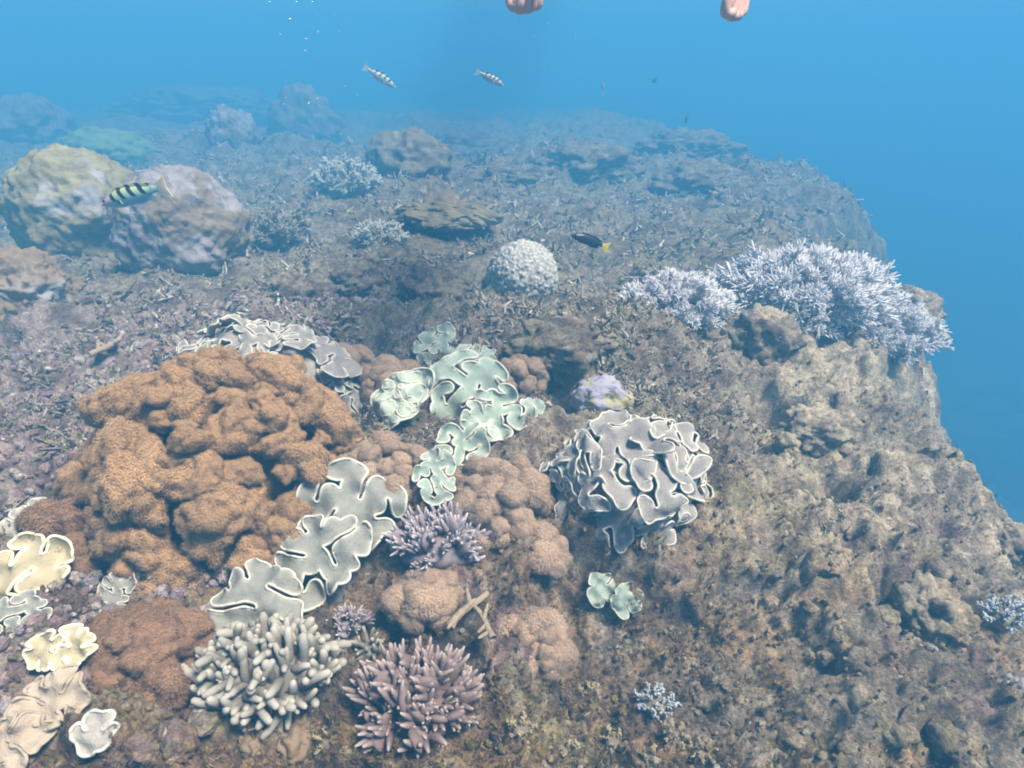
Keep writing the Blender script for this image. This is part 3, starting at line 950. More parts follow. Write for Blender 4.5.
# ------------------------------------------------------------------ branching and massive corals of the middle distance
M_white = material('bleached_branch', (0.42, 0.41, 0.43), (0.52, 0.505, 0.53), tip=(0.68, 0.66, 0.68), scale=20, bump=0.3, bump_scale=90)
M_bone = material('bone_branch', (0.24, 0.24, 0.21), (0.34, 0.34, 0.30), tip=(0.56, 0.56, 0.50), scale=20, bump=0.3, bump_scale=90)
M_darkrock = material('dark_reef_rock', (0.13, 0.105, 0.08), (0.21, 0.175, 0.125), scale=9, bump=0.7, bump_scale=60, spots=((0.27, 0.23, 0.13), 14, 0.58))
V_wh = [bush_branch(500 + k, M_white, tw=0.032, nb=38) for k in range(6)]
V_bo = [bush_branch(520 + k, M_bone, tw=0.065, nb=13) for k in range(5)]
p, t = spot(676, 325); bush_coral('smaller white branching coral beside the big bleached bush on the reef edge', p, 0.19, 0.16, 0.14, 130, V_wh, M_darkrock, 61)
p, t = spot(800, 325); bush_coral('big white bleached branching coral on the reef edge', p + Vector((0, 0.05, 0)), 0.30, 0.22, 0.20, 280, V_wh, M_darkrock, 62)
p, t = spot(885, 335); bush_coral('white branching coral hanging over the drop-off', p + Vector((-0.03, 0.0, -0.03)), 0.18, 0.19, 0.15, 130, V_wh, M_darkrock, 63)
p, t = spot(347, 192); bush_coral('round pale cauliflower coral head beyond the rubble field', p, 0.24, 0.22, 0.19, 120, V_bo, M_darkrock, 64, blen=0.4)
p, t = spot(382, 245); bush_coral('flat pale branching coral beside the brown table ledge', p, 0.15, 0.13, 0.10, 60, V_bo, M_darkrock, 65, blen=0.5)
p, t = spot(255, 240); bush_coral('grey thicket of dead branching coral beside the lilac boulder', p, 0.30, 0.2, 0.12, 90, [bush_branch(540 + k, material('dead_branch_%d' % k, (0.17, 0.15, 0.125), (0.25, 0.22, 0.18), tip=(0.33, 0.30, 0.24), scale=20)) for k in range(3)], M_darkrock, 66, blen=0.5)

M_domec = material('knobby_dome', (0.24, 0.235, 0.22), (0.32, 0.31, 0.29), tip=(0.66, 0.64, 0.60), scale=14, bump=0.4, bump_scale=90)
p, t = spot(523, 292)
rock('white topped knobby dome coral standing alone in brown rubble', p + Vector((0, 0.04, 0.05)), 0.145, 0.14, 0.15, M_domec, 71, name='dome_coral', cat='coral', amp=0.06, sub=6, knob=0.075, kfreq=12.5, gnaw=0.0)
M_lav = material('lavender_crust', (0.36, 0.34, 0.44), (0.27, 0.25, 0.31), scale=25, bump=0.6, bump_scale=90, spots=((0.34, 0.31, 0.15), 22, 0.50))
p, t = spot(603, 412)
rock('lavender and yellow crusted lump peeking behind the big white edged coral', p + Vector((0.0, 0.05, 0.0)), 0.09, 0.07, 0.075, M_lav, 72, name='crust_coral', cat='coral', amp=0.18, sub=5)

M_lilac_b = material('lilac_porites', (0.16, 0.135, 0.125), (0.33, 0.30, 0.315), scale=13, bump=1.0, bump_scale=30, spots=((0.19, 0.145, 0.10), 5, 0.49))
M_yellow_b = material('mustard_porites', (0.17, 0.14, 0.075), (0.31, 0.27, 0.145), scale=10, bump=0.8, bump_scale=34, spots=((0.33, 0.31, 0.33), 4, 0.54))
M_brown_b = material('brown_porites', (0.17, 0.115, 0.07), (0.27, 0.20, 0.13), scale=10, bump=0.8, bump_scale=40, spots=((0.30, 0.28, 0.27), 7, 0.58))
p, t = spot(172, 272); rock('lilac grey boulder coral behind the striped blue wrasse', p + Vector((0, 0.18, 0.10)), 0.28, 0.26, 0.29, M_lilac_b, 81, name='boulder_coral', cat='coral', amp=0.12, sub=6, knob=0.025, kfreq=9, gnaw=0.4)
p, t = spot(62, 262); rock('mustard topped boulder coral next to the lilac grey one', p + Vector((0, 0.25, 0.14)), 0.30, 0.28, 0.31, M_yellow_b, 82, name='boulder_coral', cat='coral', amp=0.14, sub=6, knob=0.04, kfreq=8, gnaw=0.4)
p, t = spot(18, 318); rock('brown overgrown boulder in front of the mustard topped boulder coral', p + Vector((-0.05, 0.1, 0.06)), 0.20, 0.18, 0.17, M_brown_b, 83, name='boulder', amp=0.22, sub=6, knob=0.08, kfreq=7)

# farther heads, ledges and mounds
M_olive = material('olive_turf_rock', (0.14, 0.12, 0.07), (0.22, 0.19, 0.11), scale=12, bump=0.7, bump_scale=40, spots=((0.12, 0.10, 0.08), 9, 0.55))
M_green = material('green_coral', (0.13, 0.20, 0.095), (0.20, 0.28, 0.14), scale=9, bump=0.6, bump_scale=40)
p, t = spot(108, 158); rock('low green coral head beyond the boulder corals', p, 0.42, 0.35, 0.22, M_green, 91, name='green_coral_head', cat='coral', knob=0.10, kfreq=7, amp=0.12)
p, t = spot(302, 138); rock('tall dark coral pillar fading into the blue beyond the pale cauliflower head', p + Vector((0, 0.2, 0.0)), 0.38, 0.34, 0.45, M_darkrock, 92, name='coral_bommie', knob=0.12, kfreq=6, amp=0.16)
p, t = spot(407, 172); rock('dark round bommie just behind the pale cauliflower head', p + Vector((0, 0.2, 0.0)), 0.34, 0.3, 0.27, M_darkrock, 93, name='coral_bommie', knob=0.14, kfreq=6, amp=0.18)
p, t = spot(18, 140); rock('hazy coral bommie far behind the mustard boulder coral', p + Vector((0, 0.3, 0.1)), 0.42, 0.4, 0.3, M_darkrock, 94, name='coral_bommie', knob=0.12, kfreq=6, amp=0.2)
p, t = spot(228, 150); rock('pale hazy block of coral between green head and dark pillar', p + Vector((0, 0.2, 0.05)), 0.22, 0.22, 0.32, M_lilac_b, 95, name='coral_bommie', knob=0.1, kfreq=6, amp=0.2)
p, t = spot(205, 110); rock('broad faint reef hump on the far slope', p, 1.3, 0.8, 0.3, M_darkrock, 96, name='reef_hump', knob=0.12, kfreq=8, amp=0.25, sub=6)

def table(label, px, py, rx, ry, th, mat, seed, lift):
    p, t = spot(px, py)
    rx, ry, th, lift = rx * SK, ry * SK, th * SK, lift * SK
    T = thing('table_coral', label, 'coral', p)
    v, f = ico(6)
    off = np.random.default_rng(seed).uniform(0, 50, 3)
    d = 1 + 0.28 * fbm(v * np.array([2.2, 2.2, 0.6]) + off, 4) + 0.10 * (0.5 - worley(v * 9 + off))
    v = v * d[:, None] * np.array([rx, ry, th])
    v[:, 2] += 0.10 * th * perlin(v * 14) + 0.05 * perlin(v * 5 + off)
    link('table_top', make_mesh('table_top', v, f, mat, True), T, (0, 0, lift))
    link('stalk', lump_mesh('stalk', rx * 0.5, ry * 0.5, lift + 0.1, M_darkrock, seed + 1, 0.25, 4), T, (0, 0.1, 0))
table('brown table ledge overhanging a dark gap beside the flat pale coral', 445, 232, 0.30, 0.2, 0.05, M_olive, 131, 0.09)
far_rocks = [
    (590, 165, 0.38, 0.30, 'hazy dark rock beyond the black fish'),
    (520, 182, 0.30, 0.22, 'dim rock just past the brown table ledge'),
    (700, 185, 0.36, 0.26, 'hazy rock past the white topped dome coral'),
    (470, 150, 0.45, 0.30, 'very faint mound of reef behind the dark round bommie'),
    (690, 150, 0.45, 0.30, 'very faint mound of reef past the hazy rock'),
]
for k, (px, py, w, h, lab) in enumerate(far_rocks):
    p, t = spot(px, py)
    rock(lab, p, w, w * 0.8, h * 0.5, M_reef, 150 + k, name='reef_rock', knob=0.14, kfreq=6, amp=0.28, sub=5)
near_rocks = [
    (300, 300, 0.13, 0.08, M_darkrock, 'dark turf covered rock in the grey rubble field'),
    (355, 285, 0.12, 0.08, M_olive, 'olive rock jutting from the branching rubble field'),
    (430, 300, 0.15, 0.09, M_darkrock, 'dark crusted rock beside the white topped dome coral'),
    (560, 345, 0.17, 0.07, M_darkrock, 'rubble bank behind the small round tan coral'),
    (110, 300, 0.12, 0.06, M_brown_b, 'brown weedy rock at the foot of the lilac boulder coral'),
    (900, 330, 0.12, 0.10, M_darkrock, 'dark rock holding the branching coral at the drop-off'),
    (970, 470, 0.07, 0.05, M_olive, 'knob of rock on the rim of the drop-off'),
    (1000, 545, 0.06, 0.05, M_darkrock, 'dark knob of rock lower on the rim of the drop-off'),
    (760, 345, 0.13, 0.10, M_darkrock, 'dark rock in the shadow beneath the bleached bush'),
    (820, 430, 0.10, 0.05, M_brown_b, 'brown crusted rock on the silty slope'),
    (930, 620, 0.07, 0.05, M_brown_b, 'rusty lump low on the silty slope'),
]
for k, (px, py, w, h, m, lab) in enumerate(near_rocks):
    p, t = spot(px, py)
    rock(lab, p, w, w * 0.8, h, M_reef, 170 + k, name='reef_rock', knob=0.16, kfreq=5, amp=0.32, sub=5, rotz=k * 1.1)
M_blue = material('pale_blue_coral', (0.24, 0.27, 0.31), (0.31, 0.34, 0.38), tip=(0.48, 0.51, 0.54), scale=20)
V_bl = [bush_branch(560 + k, M_blue, tw=0.09, nb=10) for k in range(3)]
p, t = spot(655, 705); bush_coral('tiny pale blue branching coral on rusty turf', p, 0.034, 0.03, 0.026, 24, V_bl, M_darkrock, 181)
p, t = spot(1000, 625); bush_coral('small pale blue branching coral low on the outer slope', p, 0.05, 0.04, 0.035, 26, V_bl, M_darkrock, 182)
p, t = spot(1015, 700); rock('pale lilac lump of coral on the lower outer slope', p, 0.035, 0.03, 0.04, M_lilac_b, 183, name='crust_coral', cat='coral')
# small things strewn over the slope and the front turf
M_tuft = material('olive_branch', (0.24, 0.19, 0.09), (0.32, 0.26, 0.13), tip=(0.46, 0.40, 0.24), scale=10)
V_tu = [bush_branch(580 + k, M_tuft, tw=0.075, nb=11) for k in range(3)]
rs_ = random.Random(3)
for k in range(30):
    px, py = (rs_.uniform(700, 985), rs_.uniform(430, 755))
    if px > 985 - (600 - py) * 0.35: continue
    p, t = spot(px, py)
    w = rs_.uniform(0.010, 0.030)
    rock('small crusted stone lying on the silty outer slope', p, w, w * rs_.uniform(0.7, 1), w * rs_.uniform(0.5, 0.9), M_reef, 900 + k, name='encrusted_stone', amp=0.35, sub=3, rotz=rs_.uniform(0, 6),
         group='small crusted stones on the outer slope')
for k, (px, py) in enumerate(((560, 752), (612, 742), (648, 758), (672, 735), (520, 735), (590, 700), (700, 752), (330, 752))):
    p, t = spot(px, py)
    w = rs_.uniform(0.018, 0.028)
    bush_coral('little olive twiggy coral sprouting from the rusty turf', p, w, w, w * 0.9, 14, V_tu, M_darkrock, 950 + k, name='twiggy_coral', group='olive twiggy corals in the front turf')
for k, (px, py) in enumerate(((205, 735), (165, 712), (185, 755), (255, 752), (135, 722), (295, 745), (150, 760))):
    p, t = spot(px, py)
    w = rs_.uniform(0.016, 0.030)
    rock('small brown crusted stone in the rubble below the umber coral', p, w, w * 0.8, w * 0.8, M_brown_b if k % 2 else M_reef, 970 + k, name='encrusted_stone', amp=0.3, sub=4, knob=0.12, kfreq=4, rotz=k,
         group='small crusted stones below the umber coral')
# loose sticks and pale chips one can pick out
M_stick = material('dead_stick', (0.25, 0.19, 0.13), (0.36, 0.28, 0.20), scale=40, bump=0.5)
def stick(label, px, py, ln, yaw, seed, mat=M_stick):
    p, t = spot(px, py)
    r_ = np.random.default_rng(seed)
    mb = MB()
    tt = np.linspace(0, 1, 6)
    pts = np.stack([(tt - 0.5) * ln, 0.12 * ln * np.sin(tt * 3 + seed), 0.012 + 0.05 * ln * np.cos(tt * 4)], -1)
    mb.tube(pts, ln * (0.085 - 0.03 * tt), 7)
    for k in range(3):
        q0 = pts[1 + k]; a = r_.uniform(0, 6.28)
        mb.tube(q0 + np.array([math.cos(a), math.sin(a), 0.5]) * np.linspace(0, 0.28, 3)[:, None] * ln, ln * np.array([0.06, 0.05, 0.03]), 6)
    o = link('coral_stick', mb.build('coral_stick', mat), None, p + Vector((0, 0, 0.03)))
    o.rotation_euler = (r_.uniform(-0.3, 0.3), r_.uniform(-0.3, 0.3), R(yaw))
    tag(o, label, 'coral fragment', 'loose coral sticks')
stick('branched dead coral stick leaning between two tan puffy corals', 470, 640, 0.10, 60, 1)
stick('second dead coral stick lying over the first', 486, 655, 0.08, 130, 2)
stick('yellowish dead coral stick on purple rubble behind the brown dome', 112, 358, 0.12, 70, 3)
stick('short pale stick lying on purple rubble', 95, 344, 0.08, 10, 4)

# ------------------------------------------------------------------ rubble and turf (nobody could count them)
print('rubble')
def scatter(name, n, tmpl, size_fn, sel, mat, colors, seed, lift=0.004, upright=0.0):
    r_ = np.random.default_rng(seed)
    idx = sel(r_, n)
    n = len(idx)
    base = TERR_V[idx] + r_.normal(size=(n, 3)) * np.array([0.003, 0.003, 0.0])
    tv = [np.asarray(a[0]) for a in tmpl]; tf = [np.asarray(a[1]) for a in tmpl]
    kind = r_.integers(len(tmpl), size=n)
    VV, FF, CC, off = [], [], [], 0
    q = r_.normal(size=(n, 4)); q[:, 1:3] *= (1 - upright); q /= np.linalg.norm(q, axis=1)[:, None]
    w, x, y, z = q.T
    Rm = np.stack([1 - 2 * (y * y + z * z), 2 * (x * y - z * w), 2 * (x * z + y * w), 2 * (x * y + z * w), 1 - 2 * (x * x + z * z), 2 * (y * z - x * w),
                   2 * (x * z - y * w), 2 * (y * z + x * w), 1 - 2 * (x * x + y * y)], -1).reshape(n, 3, 3)
    s = size_fn(r_, base)
    cc = colors(r_, base)
    for k in range(len(tmpl)):
        m = np.nonzero(kind == k)[0]
        if not len(m): continue
        v = np.einsum('nij,vj->nvi', Rm[m], tv[k]) * s[m][:, None, None] + base[m][:, None, :]
        v[:, :, 2] += lift
        nv = len(tv[k])
        VV.append(v.reshape(-1, 3))
        FF.append((tf[k][None, :, :] + (np.arange(len(m)) * nv)[:, None, None]).reshape(-1, tf[k].shape[1]) + off)
        CC.append(np.repeat(cc[m], nv, axis=0))
        off += nv * len(m)
    me = make_mesh(name, np.vstack(VV), [np.vstack(FF)], mat, False, colors=np.vstack(CC))
    o = link(name, me)
    o['kind'] = 'stuff'
    return o

def twig_template(seed):
    r_ = np.random.default_rng(seed)
    mb = MB()
    def q2t(q): return np.concatenate([q[:, :3], q[:, [0, 2, 3]]])
    for k in range(3 + seed % 2):
        d = r_.normal(size=3); d /= np.linalg.norm(d)
        o = r_.normal(size=3) * 0.18
        mb.tube(np.stack([o - d * 0.1, o + d * r_.uniform(0.7, 1.2)]), [0.17, 0.10], 3)
    v = np.vstack(mb.v); f = np.concatenate([q2t(np.vstack(mb.q)), np.vstack(mb.t)])
    return v, f
def chip_template(seed):
    v, f = ico(1)
    r_ = np.random.default_rng(seed)
    v = v * (1 + 0.45 * perlin(v * 1.3 + r_.uniform(0, 50, 3)))[:, None] * r_.uniform(0.5, 1.1, 3)
    return v, f
def tuft_template(seed):
    r_ = np.random.default_rng(seed)
    vv, ff = [], []
    for k in range(7):
        a = r_.uniform(0, 6.28); s = r_.uniform(0.25, 0.8)
        d = np.array([math.cos(a) * s, math.sin(a) * s, r_.uniform(0.6, 1.1)])
        sd = np.array([-math.sin(a), math.cos(a), 0.2]) * r_.uniform(0.05, 0.11)
        b = len(vv)
        vv += [d * 0.0, d * 0.55 + sd, d * 0.55 - sd, d * 1.05 + np.array([0, 0, 0.1])]
        ff += [[b, b + 2, b + 1], [b + 1, b + 2, b + 3]]
    return np.array(vv), np.array(ff)

tr_r = np.hypot(TERR_V[:, 0], TERR_V[:, 1]); tr_a = np.arctan2(TERR_V[:, 0], TERR_V[:, 1])
e_ = edge_x(TERR_V[:, 1])
inside = TERR_V[:, 0] < e_ + 0.1
view = (np.abs(tr_a) < R(58))
def pal(cols, var=0.25):
    cols = np.array(cols)
    def f(r_, base):
        c = cols[r_.integers(len(cols), size=len(base))]
        return np.clip(c * r_.uniform(1 - var, 1 + var, (len(base), 1)), 0, 1)
    return f
patch = fbm(TERR_V * 3.0 + 44, 2)
onslope = (TERR_V[:, 0] > e_ - 0.85) & (TERR_V[:, 1] < 2.3)
mid = np.nonzero(inside & view & ~onslope & (tr_r > 1.45) & (tr_r < 11) & (patch > -0.28))[0]
midw = np.nonzero(inside & view & (tr_r > 1.2) & (tr_r < 2.6) & (TERR_V[:, 0] < 0.75) & (patch > -0.3))[0]
leftp = np.nonzero(view & (tr_r > 0.9) & (tr_r < 2.6) & (TERR_V[:, 0] < -0.5))[0]
slope_ = np.nonzero(inside & view & (tr_r < 2.4) & (TERR_V[:, 0] > e_ - 0.9))[0]
front = np.nonzero(inside & view & (tr_r < 1.3) & (TERR_V[:, 0] < 0.5 + 0.2 * patch))[0]
M_rub = color_attr_material('rubble', fine=200.0)
twigs = [twig_template(k) for k in range(8)]
chips = [chip_template(k) for k in range(8)]
tufts = [tuft_template(k) for k in range(8)]
GREYB = [(0.40, 0.34, 0.27), (0.32, 0.26, 0.20), (0.46, 0.40, 0.32), (0.23, 0.185, 0.145), (0.37, 0.28, 0.24), (0.56, 0.50, 0.42), (0.34, 0.29, 0.17)]
scatter('branching_rubble', 13000, twigs, lambda r_, b: (0.010 + 0.032 * r_.random(len(b)) ** 2) * np.clip(0.55 + 0.22 * b[:, 1], 1, 2.8), lambda r_, n: r_.choice(mid, n), M_rub, pal(GREYB), 1)
scatter('fine_branching_rubble', 8000, twigs, lambda r_, b: r_.uniform(0.006, 0.017, len(b)), lambda r_, n: r_.choice(midw, n), M_rub, pal(GREYB), 2)
scatter('purple_rubble', 6500, chips, lambda r_, b: 0.004 + 0.016 * r_.random(len(b)) ** 2.5, lambda r_, n: r_.choice(leftp, n), M_rub,
        pal([(0.35, 0.24, 0.235), (0.29, 0.195, 0.195), (0.42, 0.32, 0.28), (0.50, 0.43, 0.39), (0.25, 0.18, 0.14), (0.37, 0.31, 0.35)]), 3)
scatter('slope_rubble', 2000, chips, lambda r_, b: r_.uniform(0.003, 0.008, len(b)), lambda r_, n: r_.choice(slope_, n), M_rub,
        pal([(0.34, 0.28, 0.19), (0.25, 0.19, 0.12), (0.20, 0.14, 0.09), (0.42, 0.37, 0.29), (0.14, 0.10, 0.08)]), 4)
scatter('turf_algae', 12500, tufts, lambda r_, b: r_.uniform(0.006, 0.014, len(b)), lambda r_, n: r_.choice(front, n), M_rub,
        pal([(0.27, 0.16, 0.075), (0.20, 0.13, 0.075), (0.33, 0.25, 0.085), (0.30, 0.18, 0.11), (0.16, 0.11, 0.08), (0.28, 0.21, 0.13)]), 5, upright=0.7)
scatter('front_rubble', 3000, twigs + chips, lambda r_, b: r_.uniform(0.003, 0.010, len(b)), lambda r_, n: r_.choice(front, n), M_rub,
        pal([(0.30, 0.22, 0.13), (0.22, 0.14, 0.08), (0.38, 0.33, 0.24), (0.25, 0.19, 0.07), (0.16, 0.11, 0.09)]), 6)
scatter('slope_turf', 5000, tufts, lambda r_, b: r_.uniform(0.005, 0.011, len(b)), lambda r_, n: r_.choice(slope_, n), M_rub,
        pal([(0.24, 0.18, 0.11), (0.30, 0.25, 0.16), (0.17, 0.12, 0.08)]), 7, upright=0.7)

# ------------------------------------------------------------------ fish
print('fish')
def fish_material(name, kind):
    m = bpy.data.materials.new(name); m.use_nodes = True
    nt = m.node_tree; N, L = nt.nodes, nt.links
    bs = N['Principled BSDF']; bs.inputs['Roughness'].default_value = 0.4
    tc = N.new('ShaderNodeTexCoord'); sp = N.new('ShaderNodeSeparateXYZ')
    L.new(tc.outputs['Object'], sp.inputs[0])
    def math_(op, a, b=None, clamp=False):
        n_ = N.new('ShaderNodeMath'); n_.operation = op; n_.use_clamp = clamp
        for i_, q in enumerate((a, b)):
            if q is None: continue
            if isinstance(q, (int, float)): n_.inputs[i_].default_value = q
            else: L.new(q, n_.inputs[i_])
        return n_.outputs[0]
    def ramp(val, lo, hi):
        r_ = N.new('ShaderNodeMapRange'); r_.inputs['From Min'].default_value = lo; r_.inputs['From Max'].default_value = hi
        L.new(val, r_.inputs['Value']); return r_.outputs[0]
    def mix(f, a, b):
        n_ = N.new('ShaderNodeMix'); n_.data_type = 'RGBA'
        L.new(f, n_.inputs['Factor'])
        for k_, q in (('A', a), ('B', b)):
            if isinstance(q, tuple): n_.inputs[k_].default_value = (*q, 1)
            else: L.new(q, n_.inputs[k_])
        return n_.outputs['Result']
    x, z = sp.outputs['X'], sp.outputs['Z']
    if kind == 'striped':
        body = mix(ramp(z, -0.10, 0.10), (0.16, 0.46, 0.60), (0.42, 0.44, 0.20))
        ph = math_('SINE', math_('MULTIPLY', math_('ADD', x, math_('MULTIPLY', z, 0.55)), 46.0))
        bar = ramp(ph, 0.05, 0.35)
        bar = math_('MULTIPLY', bar, ramp(z, -0.035, 0.0), True)
        bar = math_('MULTIPLY', bar, ramp(x, -0.34, -0.30), True)
        bar = math_('MULTIPLY', bar, ramp(x, 0.30, 0.24), True)
        c = mix(bar, body, (0.012, 0.016, 0.03))
        head = math_('MULTIPLY', ramp(x, -0.30, -0.34), ramp(math_('SINE', math_('MULTIPLY', math_('SUBTRACT', z, math_('MULTIPLY', x, 0.25)), 75.0)), 0.0, 0.4), True)
        c = mix(head, c, (0.72, 0.30, 0.38))
        tailc = ramp(x, 0.34, 0.44)
        c = mix(tailc, c, (0.70, 0.55, 0.38))
    elif kind == 'pale':
        body = mix(ramp(z, -0.10, 0.10), (0.50, 0.55, 0.58), (0.30, 0.36, 0.36))
        ph = math_('SINE', math_('MULTIPLY', math_('ADD', x, math_('MULTIPLY', z, 0.4)), 46.0))
        bar = math_('MULTIPLY', ramp(ph, 0.05, 0.35), ramp(z, 0.0, 0.03), True)
        bar = math_('MULTIPLY', bar, ramp(x, -0.34, -0.28), True)
        bar = math_('MULTIPLY', bar, ramp(x, 0.32, 0.26), True)
        c = mix(bar, body, (0.02, 0.025, 0.05))
    elif kind == 'black':
        c = mix(ramp(x, 0.30, 0.34), (0.014, 0.014, 0.025), (0.80, 0.62, 0.03))
    else:
        c = mix(ramp(z, -0.1, 0.1), (0.10, 0.11, 0.13), (0.05, 0.05, 0.06))
    L.new(c, bs.inputs['Base Color'])
    return m

def fish(label, px, py, t, length, yaw, pitch, kind, mat, group=None, depth=0.225, name='wrasse'):
    """snout at -X, tail at +X in its own frame, unit length; yaw turns about Z, pitch raises the tail"""
    T = thing(name, label, 'fish', at(px, py, t), group=group)
    T.rotation_euler = Euler((0, R(-pitch), R(yaw)), 'XYZ')
    T.scale = (length,) * 3
    n, sd = 22, 16
    u = np.linspace(0, 1, n)
    xs = -0.5 + 0.86 * u
    prof = np.interp(u, [0, 0.06, 0.16, 0.32, 0.5, 0.7, 0.86, 1.0], np.array([0.02, 0.30, 0.66, 0.97, 1.0, 0.74, 0.42, 0.36])) * depth / 2
    wid = np.interp(u, [0, 0.06, 0.16, 0.32, 0.6, 0.86, 1.0], np.array([0.012, 0.045, 0.066, 0.078, 0.062, 0.026, 0.012]))
    zc = np.interp(u, [0, 0.3, 1], [-0.02, 0.0, 0.005])
    th = np.arange(sd) * 2 * math.pi / sd
    v = np.stack([np.repeat(xs, sd), (wid[:, None] * np.sin(th)[None, :]).ravel(), (zc[:, None] + prof[:, None] * np.cos(th)[None, :]).ravel()], -1)
    i = np.arange(n - 1)[:, None] * sd; k = np.arange(sd)[None, :]; k2 = (k + 1) % sd
    q = np.stack([i + k, i + sd + k, i + sd + k2, i + k2], -1).reshape(-1, 4)
    mb = MB(); mb.add(v, quads=q)
    mb.add(np.array([[-0.505, 0, -0.02]]))
    mb.t.append(np.stack([np.arange(sd), (np.arange(sd) + 1) % sd, np.full(sd, n * sd)], -1))
    mb.q.append(None) if False else None
    link('body', mb.build('body', mat), T)
    def fin(nm, outline, thick=0.006, tilt=None, m_=mat):
        o2 = np.array(outline)                       # (x, z) pairs
        c = o2.mean(0)
        a = np.column_stack([o2[:, 0], np.full(len(o2), thick), o2[:, 1]]); b = a.copy(); b[:, 1] = -thick
        vv = np.vstack([a, b, [[c[0], thick * 1.6, c[1]], [c[0], -thick * 1.6, c[1]]]])
        N_ = len(o2); kk = np.arange(N_); k3 = (kk + 1) % N_
        f = np.concatenate([np.stack([kk, k3, np.full(N_, 2 * N_)], -1), np.stack([N_ + k3, N_ + kk, np.full(N_, 2 * N_ + 1)], -1),
                            np.stack([kk, N_ + kk, N_ + k3], -1), np.stack([kk, N_ + k3, k3], -1)])
        o_ = link(nm, make_mesh(nm, vv, [f], m_, False), T)
        if tilt: o_.location = tilt[0]; o_.rotation_euler = tilt[1]
        return o_
    fin('tail_fin', [(0.33, 0.05), (0.40, 0.075), (0.50, 0.13), (0.485, 0.06), (0.475, 0.0), (0.485, -0.06), (0.50, -0.13), (0.40, -0.075), (0.33, -0.05)])
    top = [( -0.5 + 0.86 * a, np.interp(a, u, zc + prof) - 0.006) for a in (0.26, 0.4, 0.55, 0.7, 0.84)]
    fin('dorsal_fin', top + [(0.29, 0.115 * depth / 0.3), (0.12, 0.17 * depth / 0.3), (-0.08, 0.19 * depth / 0.3), (-0.24, 0.165 * depth / 0.3)])
    bot = [(-0.5 + 0.86 * a, np.interp(a, u, zc - prof) + 0.006) for a in (0.50, 0.66, 0.84)]
    fin('anal_fin', bot + [(0.28, -0.11 * depth / 0.3), (0.10, -0.165 * depth / 0.3)])
    for s in (-1, 1):
        fin('pectoral_fin', [(0, 0.025), (0.07, 0.045), (0.12, 0.02), (0.10, -0.03), (0.02, -0.025)], 0.003,
            ((-0.21, s * 0.072, -0.03), (0, 0.4, s * 0.45)))
        ev, ef = ico(2)
        link('eye', make_mesh('eye', ev * np.array([0.021, 0.010, 0.021]), [ef], M_eye, True), T, (-0.405, s * 0.047, 0.022))
    return T
M_eye = material('fish_eye', (0.01, 0.01, 0.012), (0.03, 0.03, 0.03), rough=0.15, bump=0, spec=0.6)
F_str, F_pale, F_blk, F_dim = (fish_material(n_, k_) for n_, k_ in (('striped_fish', 'striped'), ('pale_fish', 'pale'), ('black_fish', 'black'), ('dim_fish', 'dim')))
fish('blue bellied wrasse with six black saddle bars beside the boulder corals', 134, 195, 1.5, 0.195, -6, 14, 'striped', F_str)
fish('pale barred wrasse diving head down through open water', 380, 77, 3.2, 0.19, 195, 32, 'pale', F_pale)
fish('pale barred wrasse swimming level below the bubbles', 490, 78, 3.2, 0.165, 188, 24, 'pale', F_pale)
fish('black wrasse with yellow tail over the brown reef', 590, 241, 2.0, 0.145, 12, -22, 'black', F_blk)
fish('tiny dark fish hovering upright in blue water', 687, 117, 4.2, 0.085, 60, 60, 'dim', F_dim, depth=0.5, name='damselfish')
fish('very faint small fish in open water above the far reef', 655, 80, 5.0, 0.06, 20, 40, 'dim', F_dim, depth=0.5, name='damselfish')
fish('whitish slim fish rising head up above the far reef', 603, 88, 4.5, 0.10, 70, -70, 'pale', F_pale, name='wrasse')

# ------------------------------------------------------------------ air bubbles
mbub = bpy.data.materials.new('air_bubble'); mbub.use_nodes = True
bb = mbub.node_tree.nodes['Principled BSDF']
bb.inputs['Base Color'].default_value = (0.8, 0.86, 0.92, 1); bb.inputs['Roughness'].default_value = 0.05
bb.inputs['Metallic'].default_value = 0.75                      # total reflection makes bubbles mirror-like
bv, bf = ico(3)
bv = bv * (1 + 0.10 * perlin(bv * 1.2 + 3))[:, None] * np.array([1, 1, 0.72])
bub = make_mesh('air_bubble', bv, [bf], mbub)
rb_ = random.Random(5)
for cx, cy, sx, sy, n_, d_ in ((300, 30, 26, 30, 14, 1.7), (512, 26, 30, 18, 16, 1.7), (318, 95, 20, 25, 5, 1.7)):
    for k in range(n_):
        o = link('air_bubble', bub, None, at(cx + rb_.gauss(0, sx), max(2, cy + rb_.gauss(0, sy)), d_ * rb_.uniform(0.85, 1.3)), None, rb_.uniform(0.0018, 0.0038))
        tag(o, 'tiny silvery air bubble drifting in the open blue water', 'bubble', 'air bubbles rising in two loose trails')

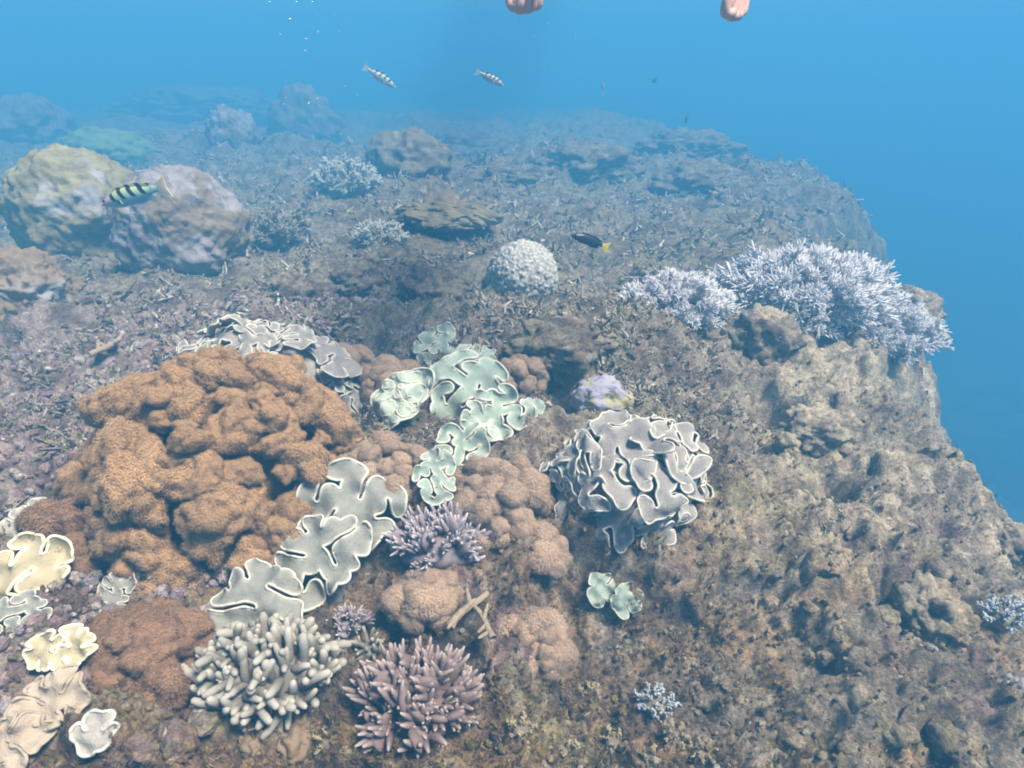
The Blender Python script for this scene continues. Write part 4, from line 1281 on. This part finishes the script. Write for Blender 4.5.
# ------------------------------------------------------------------ the swimmer whose hands hang into view
print('swimmer')
def swimmer():
    verts, edges, radii = [], [], []
    def jn(p, r, parent=None):
        verts.append(p); radii.append(r)
        if parent is not None: edges.append((parent, len(verts) - 1))
        return len(verts) - 1
    cx = 0.216; y0, z0 = 1.62, 0.58
    pel = jn((cx, y0 + 0.50, z0 + 0.02), 0.13)
    wai = jn((cx, y0 + 0.30, z0 + 0.02), 0.115, pel)
    che = jn((cx, y0 + 0.08, z0 + 0.03), 0.13, wai)
    nek = jn((cx, y0 - 0.12, z0 + 0.05), 0.055, che)
    hd1 = jn((cx, y0 - 0.20, z0 + 0.05), 0.075, nek)
    hd2 = jn((cx, y0 - 0.30, z0 + 0.04), 0.092, hd1)
    hd3 = jn((cx, y0 - 0.37, z0 + 0.02), 0.06, hd2)
    for s in (-1, 1):
        hp = jn((cx + s * 0.10, y0 + 0.58, z0), 0.095, pel)
        kn = jn((cx + s * 0.12, y0 + 1.00, z0 + 0.02), 0.062, hp)
        cf = jn((cx + s * 0.12, y0 + 1.15, z0 + 0.05), 0.055, kn)
        an = jn((cx + s * 0.12, y0 + 1.40, z0 + 0.10), 0.036, cf)
        jn((cx + s * 0.12, y0 + 1.58, z0 + 0.08), 0.028, an)
        sh = jn((cx + s * 0.17, y0 - 0.04, z0 + 0.01), 0.062, che)
        el = jn((cx + s * 0.225, y0 - 0.14, z0 - 0.25), 0.043, sh)
        # the hand: tips where they dip into the picture
        tx, tz = (0.012, 0.034) if s < 0 else (0.432, 0.022)
        ty = 1.36
        fa = jn((tx + s * 0.01, ty + 0.06, tz + 0.24), 0.036, el)
        wr = jn((tx + s * 0.008, ty + 0.03, tz + 0.165), 0.026, fa)
        pa = jn((tx + s * 0.004, ty + 0.015, tz + 0.115), 0.030, wr)
        for k, off in enumerate((-0.033, -0.011, 0.011, 0.031)):
            ln = (0.92, 1.0, 0.96, 0.80)[k]
            kb = jn((tx + off * 0.55, ty + 0.012 + off * 0.8, tz + 0.062), 0.0125, pa)
            k1 = jn((tx + off * 0.55 - s * 0.004, ty - 0.006 + off * 0.8, tz + 0.062 - 0.046 * ln), 0.0112, kb)
            k2 = jn((tx + off * 0.55 - s * 0.022, ty - 0.020 + off * 0.75, tz + 0.034 - 0.014 * ln), 0.0104, k1)
            jn((tx + off * 0.55 - s * 0.020, ty - 0.018 + off * 0.72, tz + 0.052 - 0.004 * ln), 0.0092, k2)
        t1 = jn((tx - s * 0.036, ty - 0.005, tz + 0.100), 0.0130, pa)
        t2 = jn((tx - s * 0.044, ty - 0.030, tz + 0.070), 0.0112, t1)
        jn((tx - s * 0.026, ty - 0.050, tz + 0.052), 0.0098, t2)
    me = bpy.data.meshes.new('person')
    me.from_pydata(verts, edges, [])
    o = bpy.data.objects.new('person', me); COL.objects.link(o)
    sk = o.modifiers.new('skin', 'SKIN'); sk.use_smooth_shade = True
    if not me.skin_vertices: me.attributes  # layer is made with the modifier
    if len(me.skin_vertices) == 0:
        bpy.context.view_layer.objects.active = o
        bpy.ops.mesh.customdata_skin_add()
    for i_, sv in enumerate(me.skin_vertices[0].data):
        sv.radius = (radii[i_], radii[i_]); sv.use_root = (i_ == 0)
    ss = o.modifiers.new('sub', 'SUBSURF'); ss.levels = 2; ss.render_levels = 2
    dg = bpy.context.evaluated_depsgraph_get()
    dg.update()
    new = bpy.data.meshes.new_from_object(o.evaluated_get(dg))
    bpy.data.objects.remove(o)
    new.materials.clear()
    new.materials.append(material('skin', (0.56, 0.32, 0.26), (0.64, 0.38, 0.31), scale=30, bump=0.1, rough=0.5, sss=0.1))
    new.polygons.foreach_set('use_smooth', np.full(len(new.polygons), True))
    p_ = link('person', new)
    tag(p_, 'swimmer floating above with bare relaxed hands hanging into view', 'person')
swimmer()
print('objects', len(bpy.data.objects), 'tris', sum(len(m.loops) - 2 * len(m.polygons) for m in bpy.data.meshes))
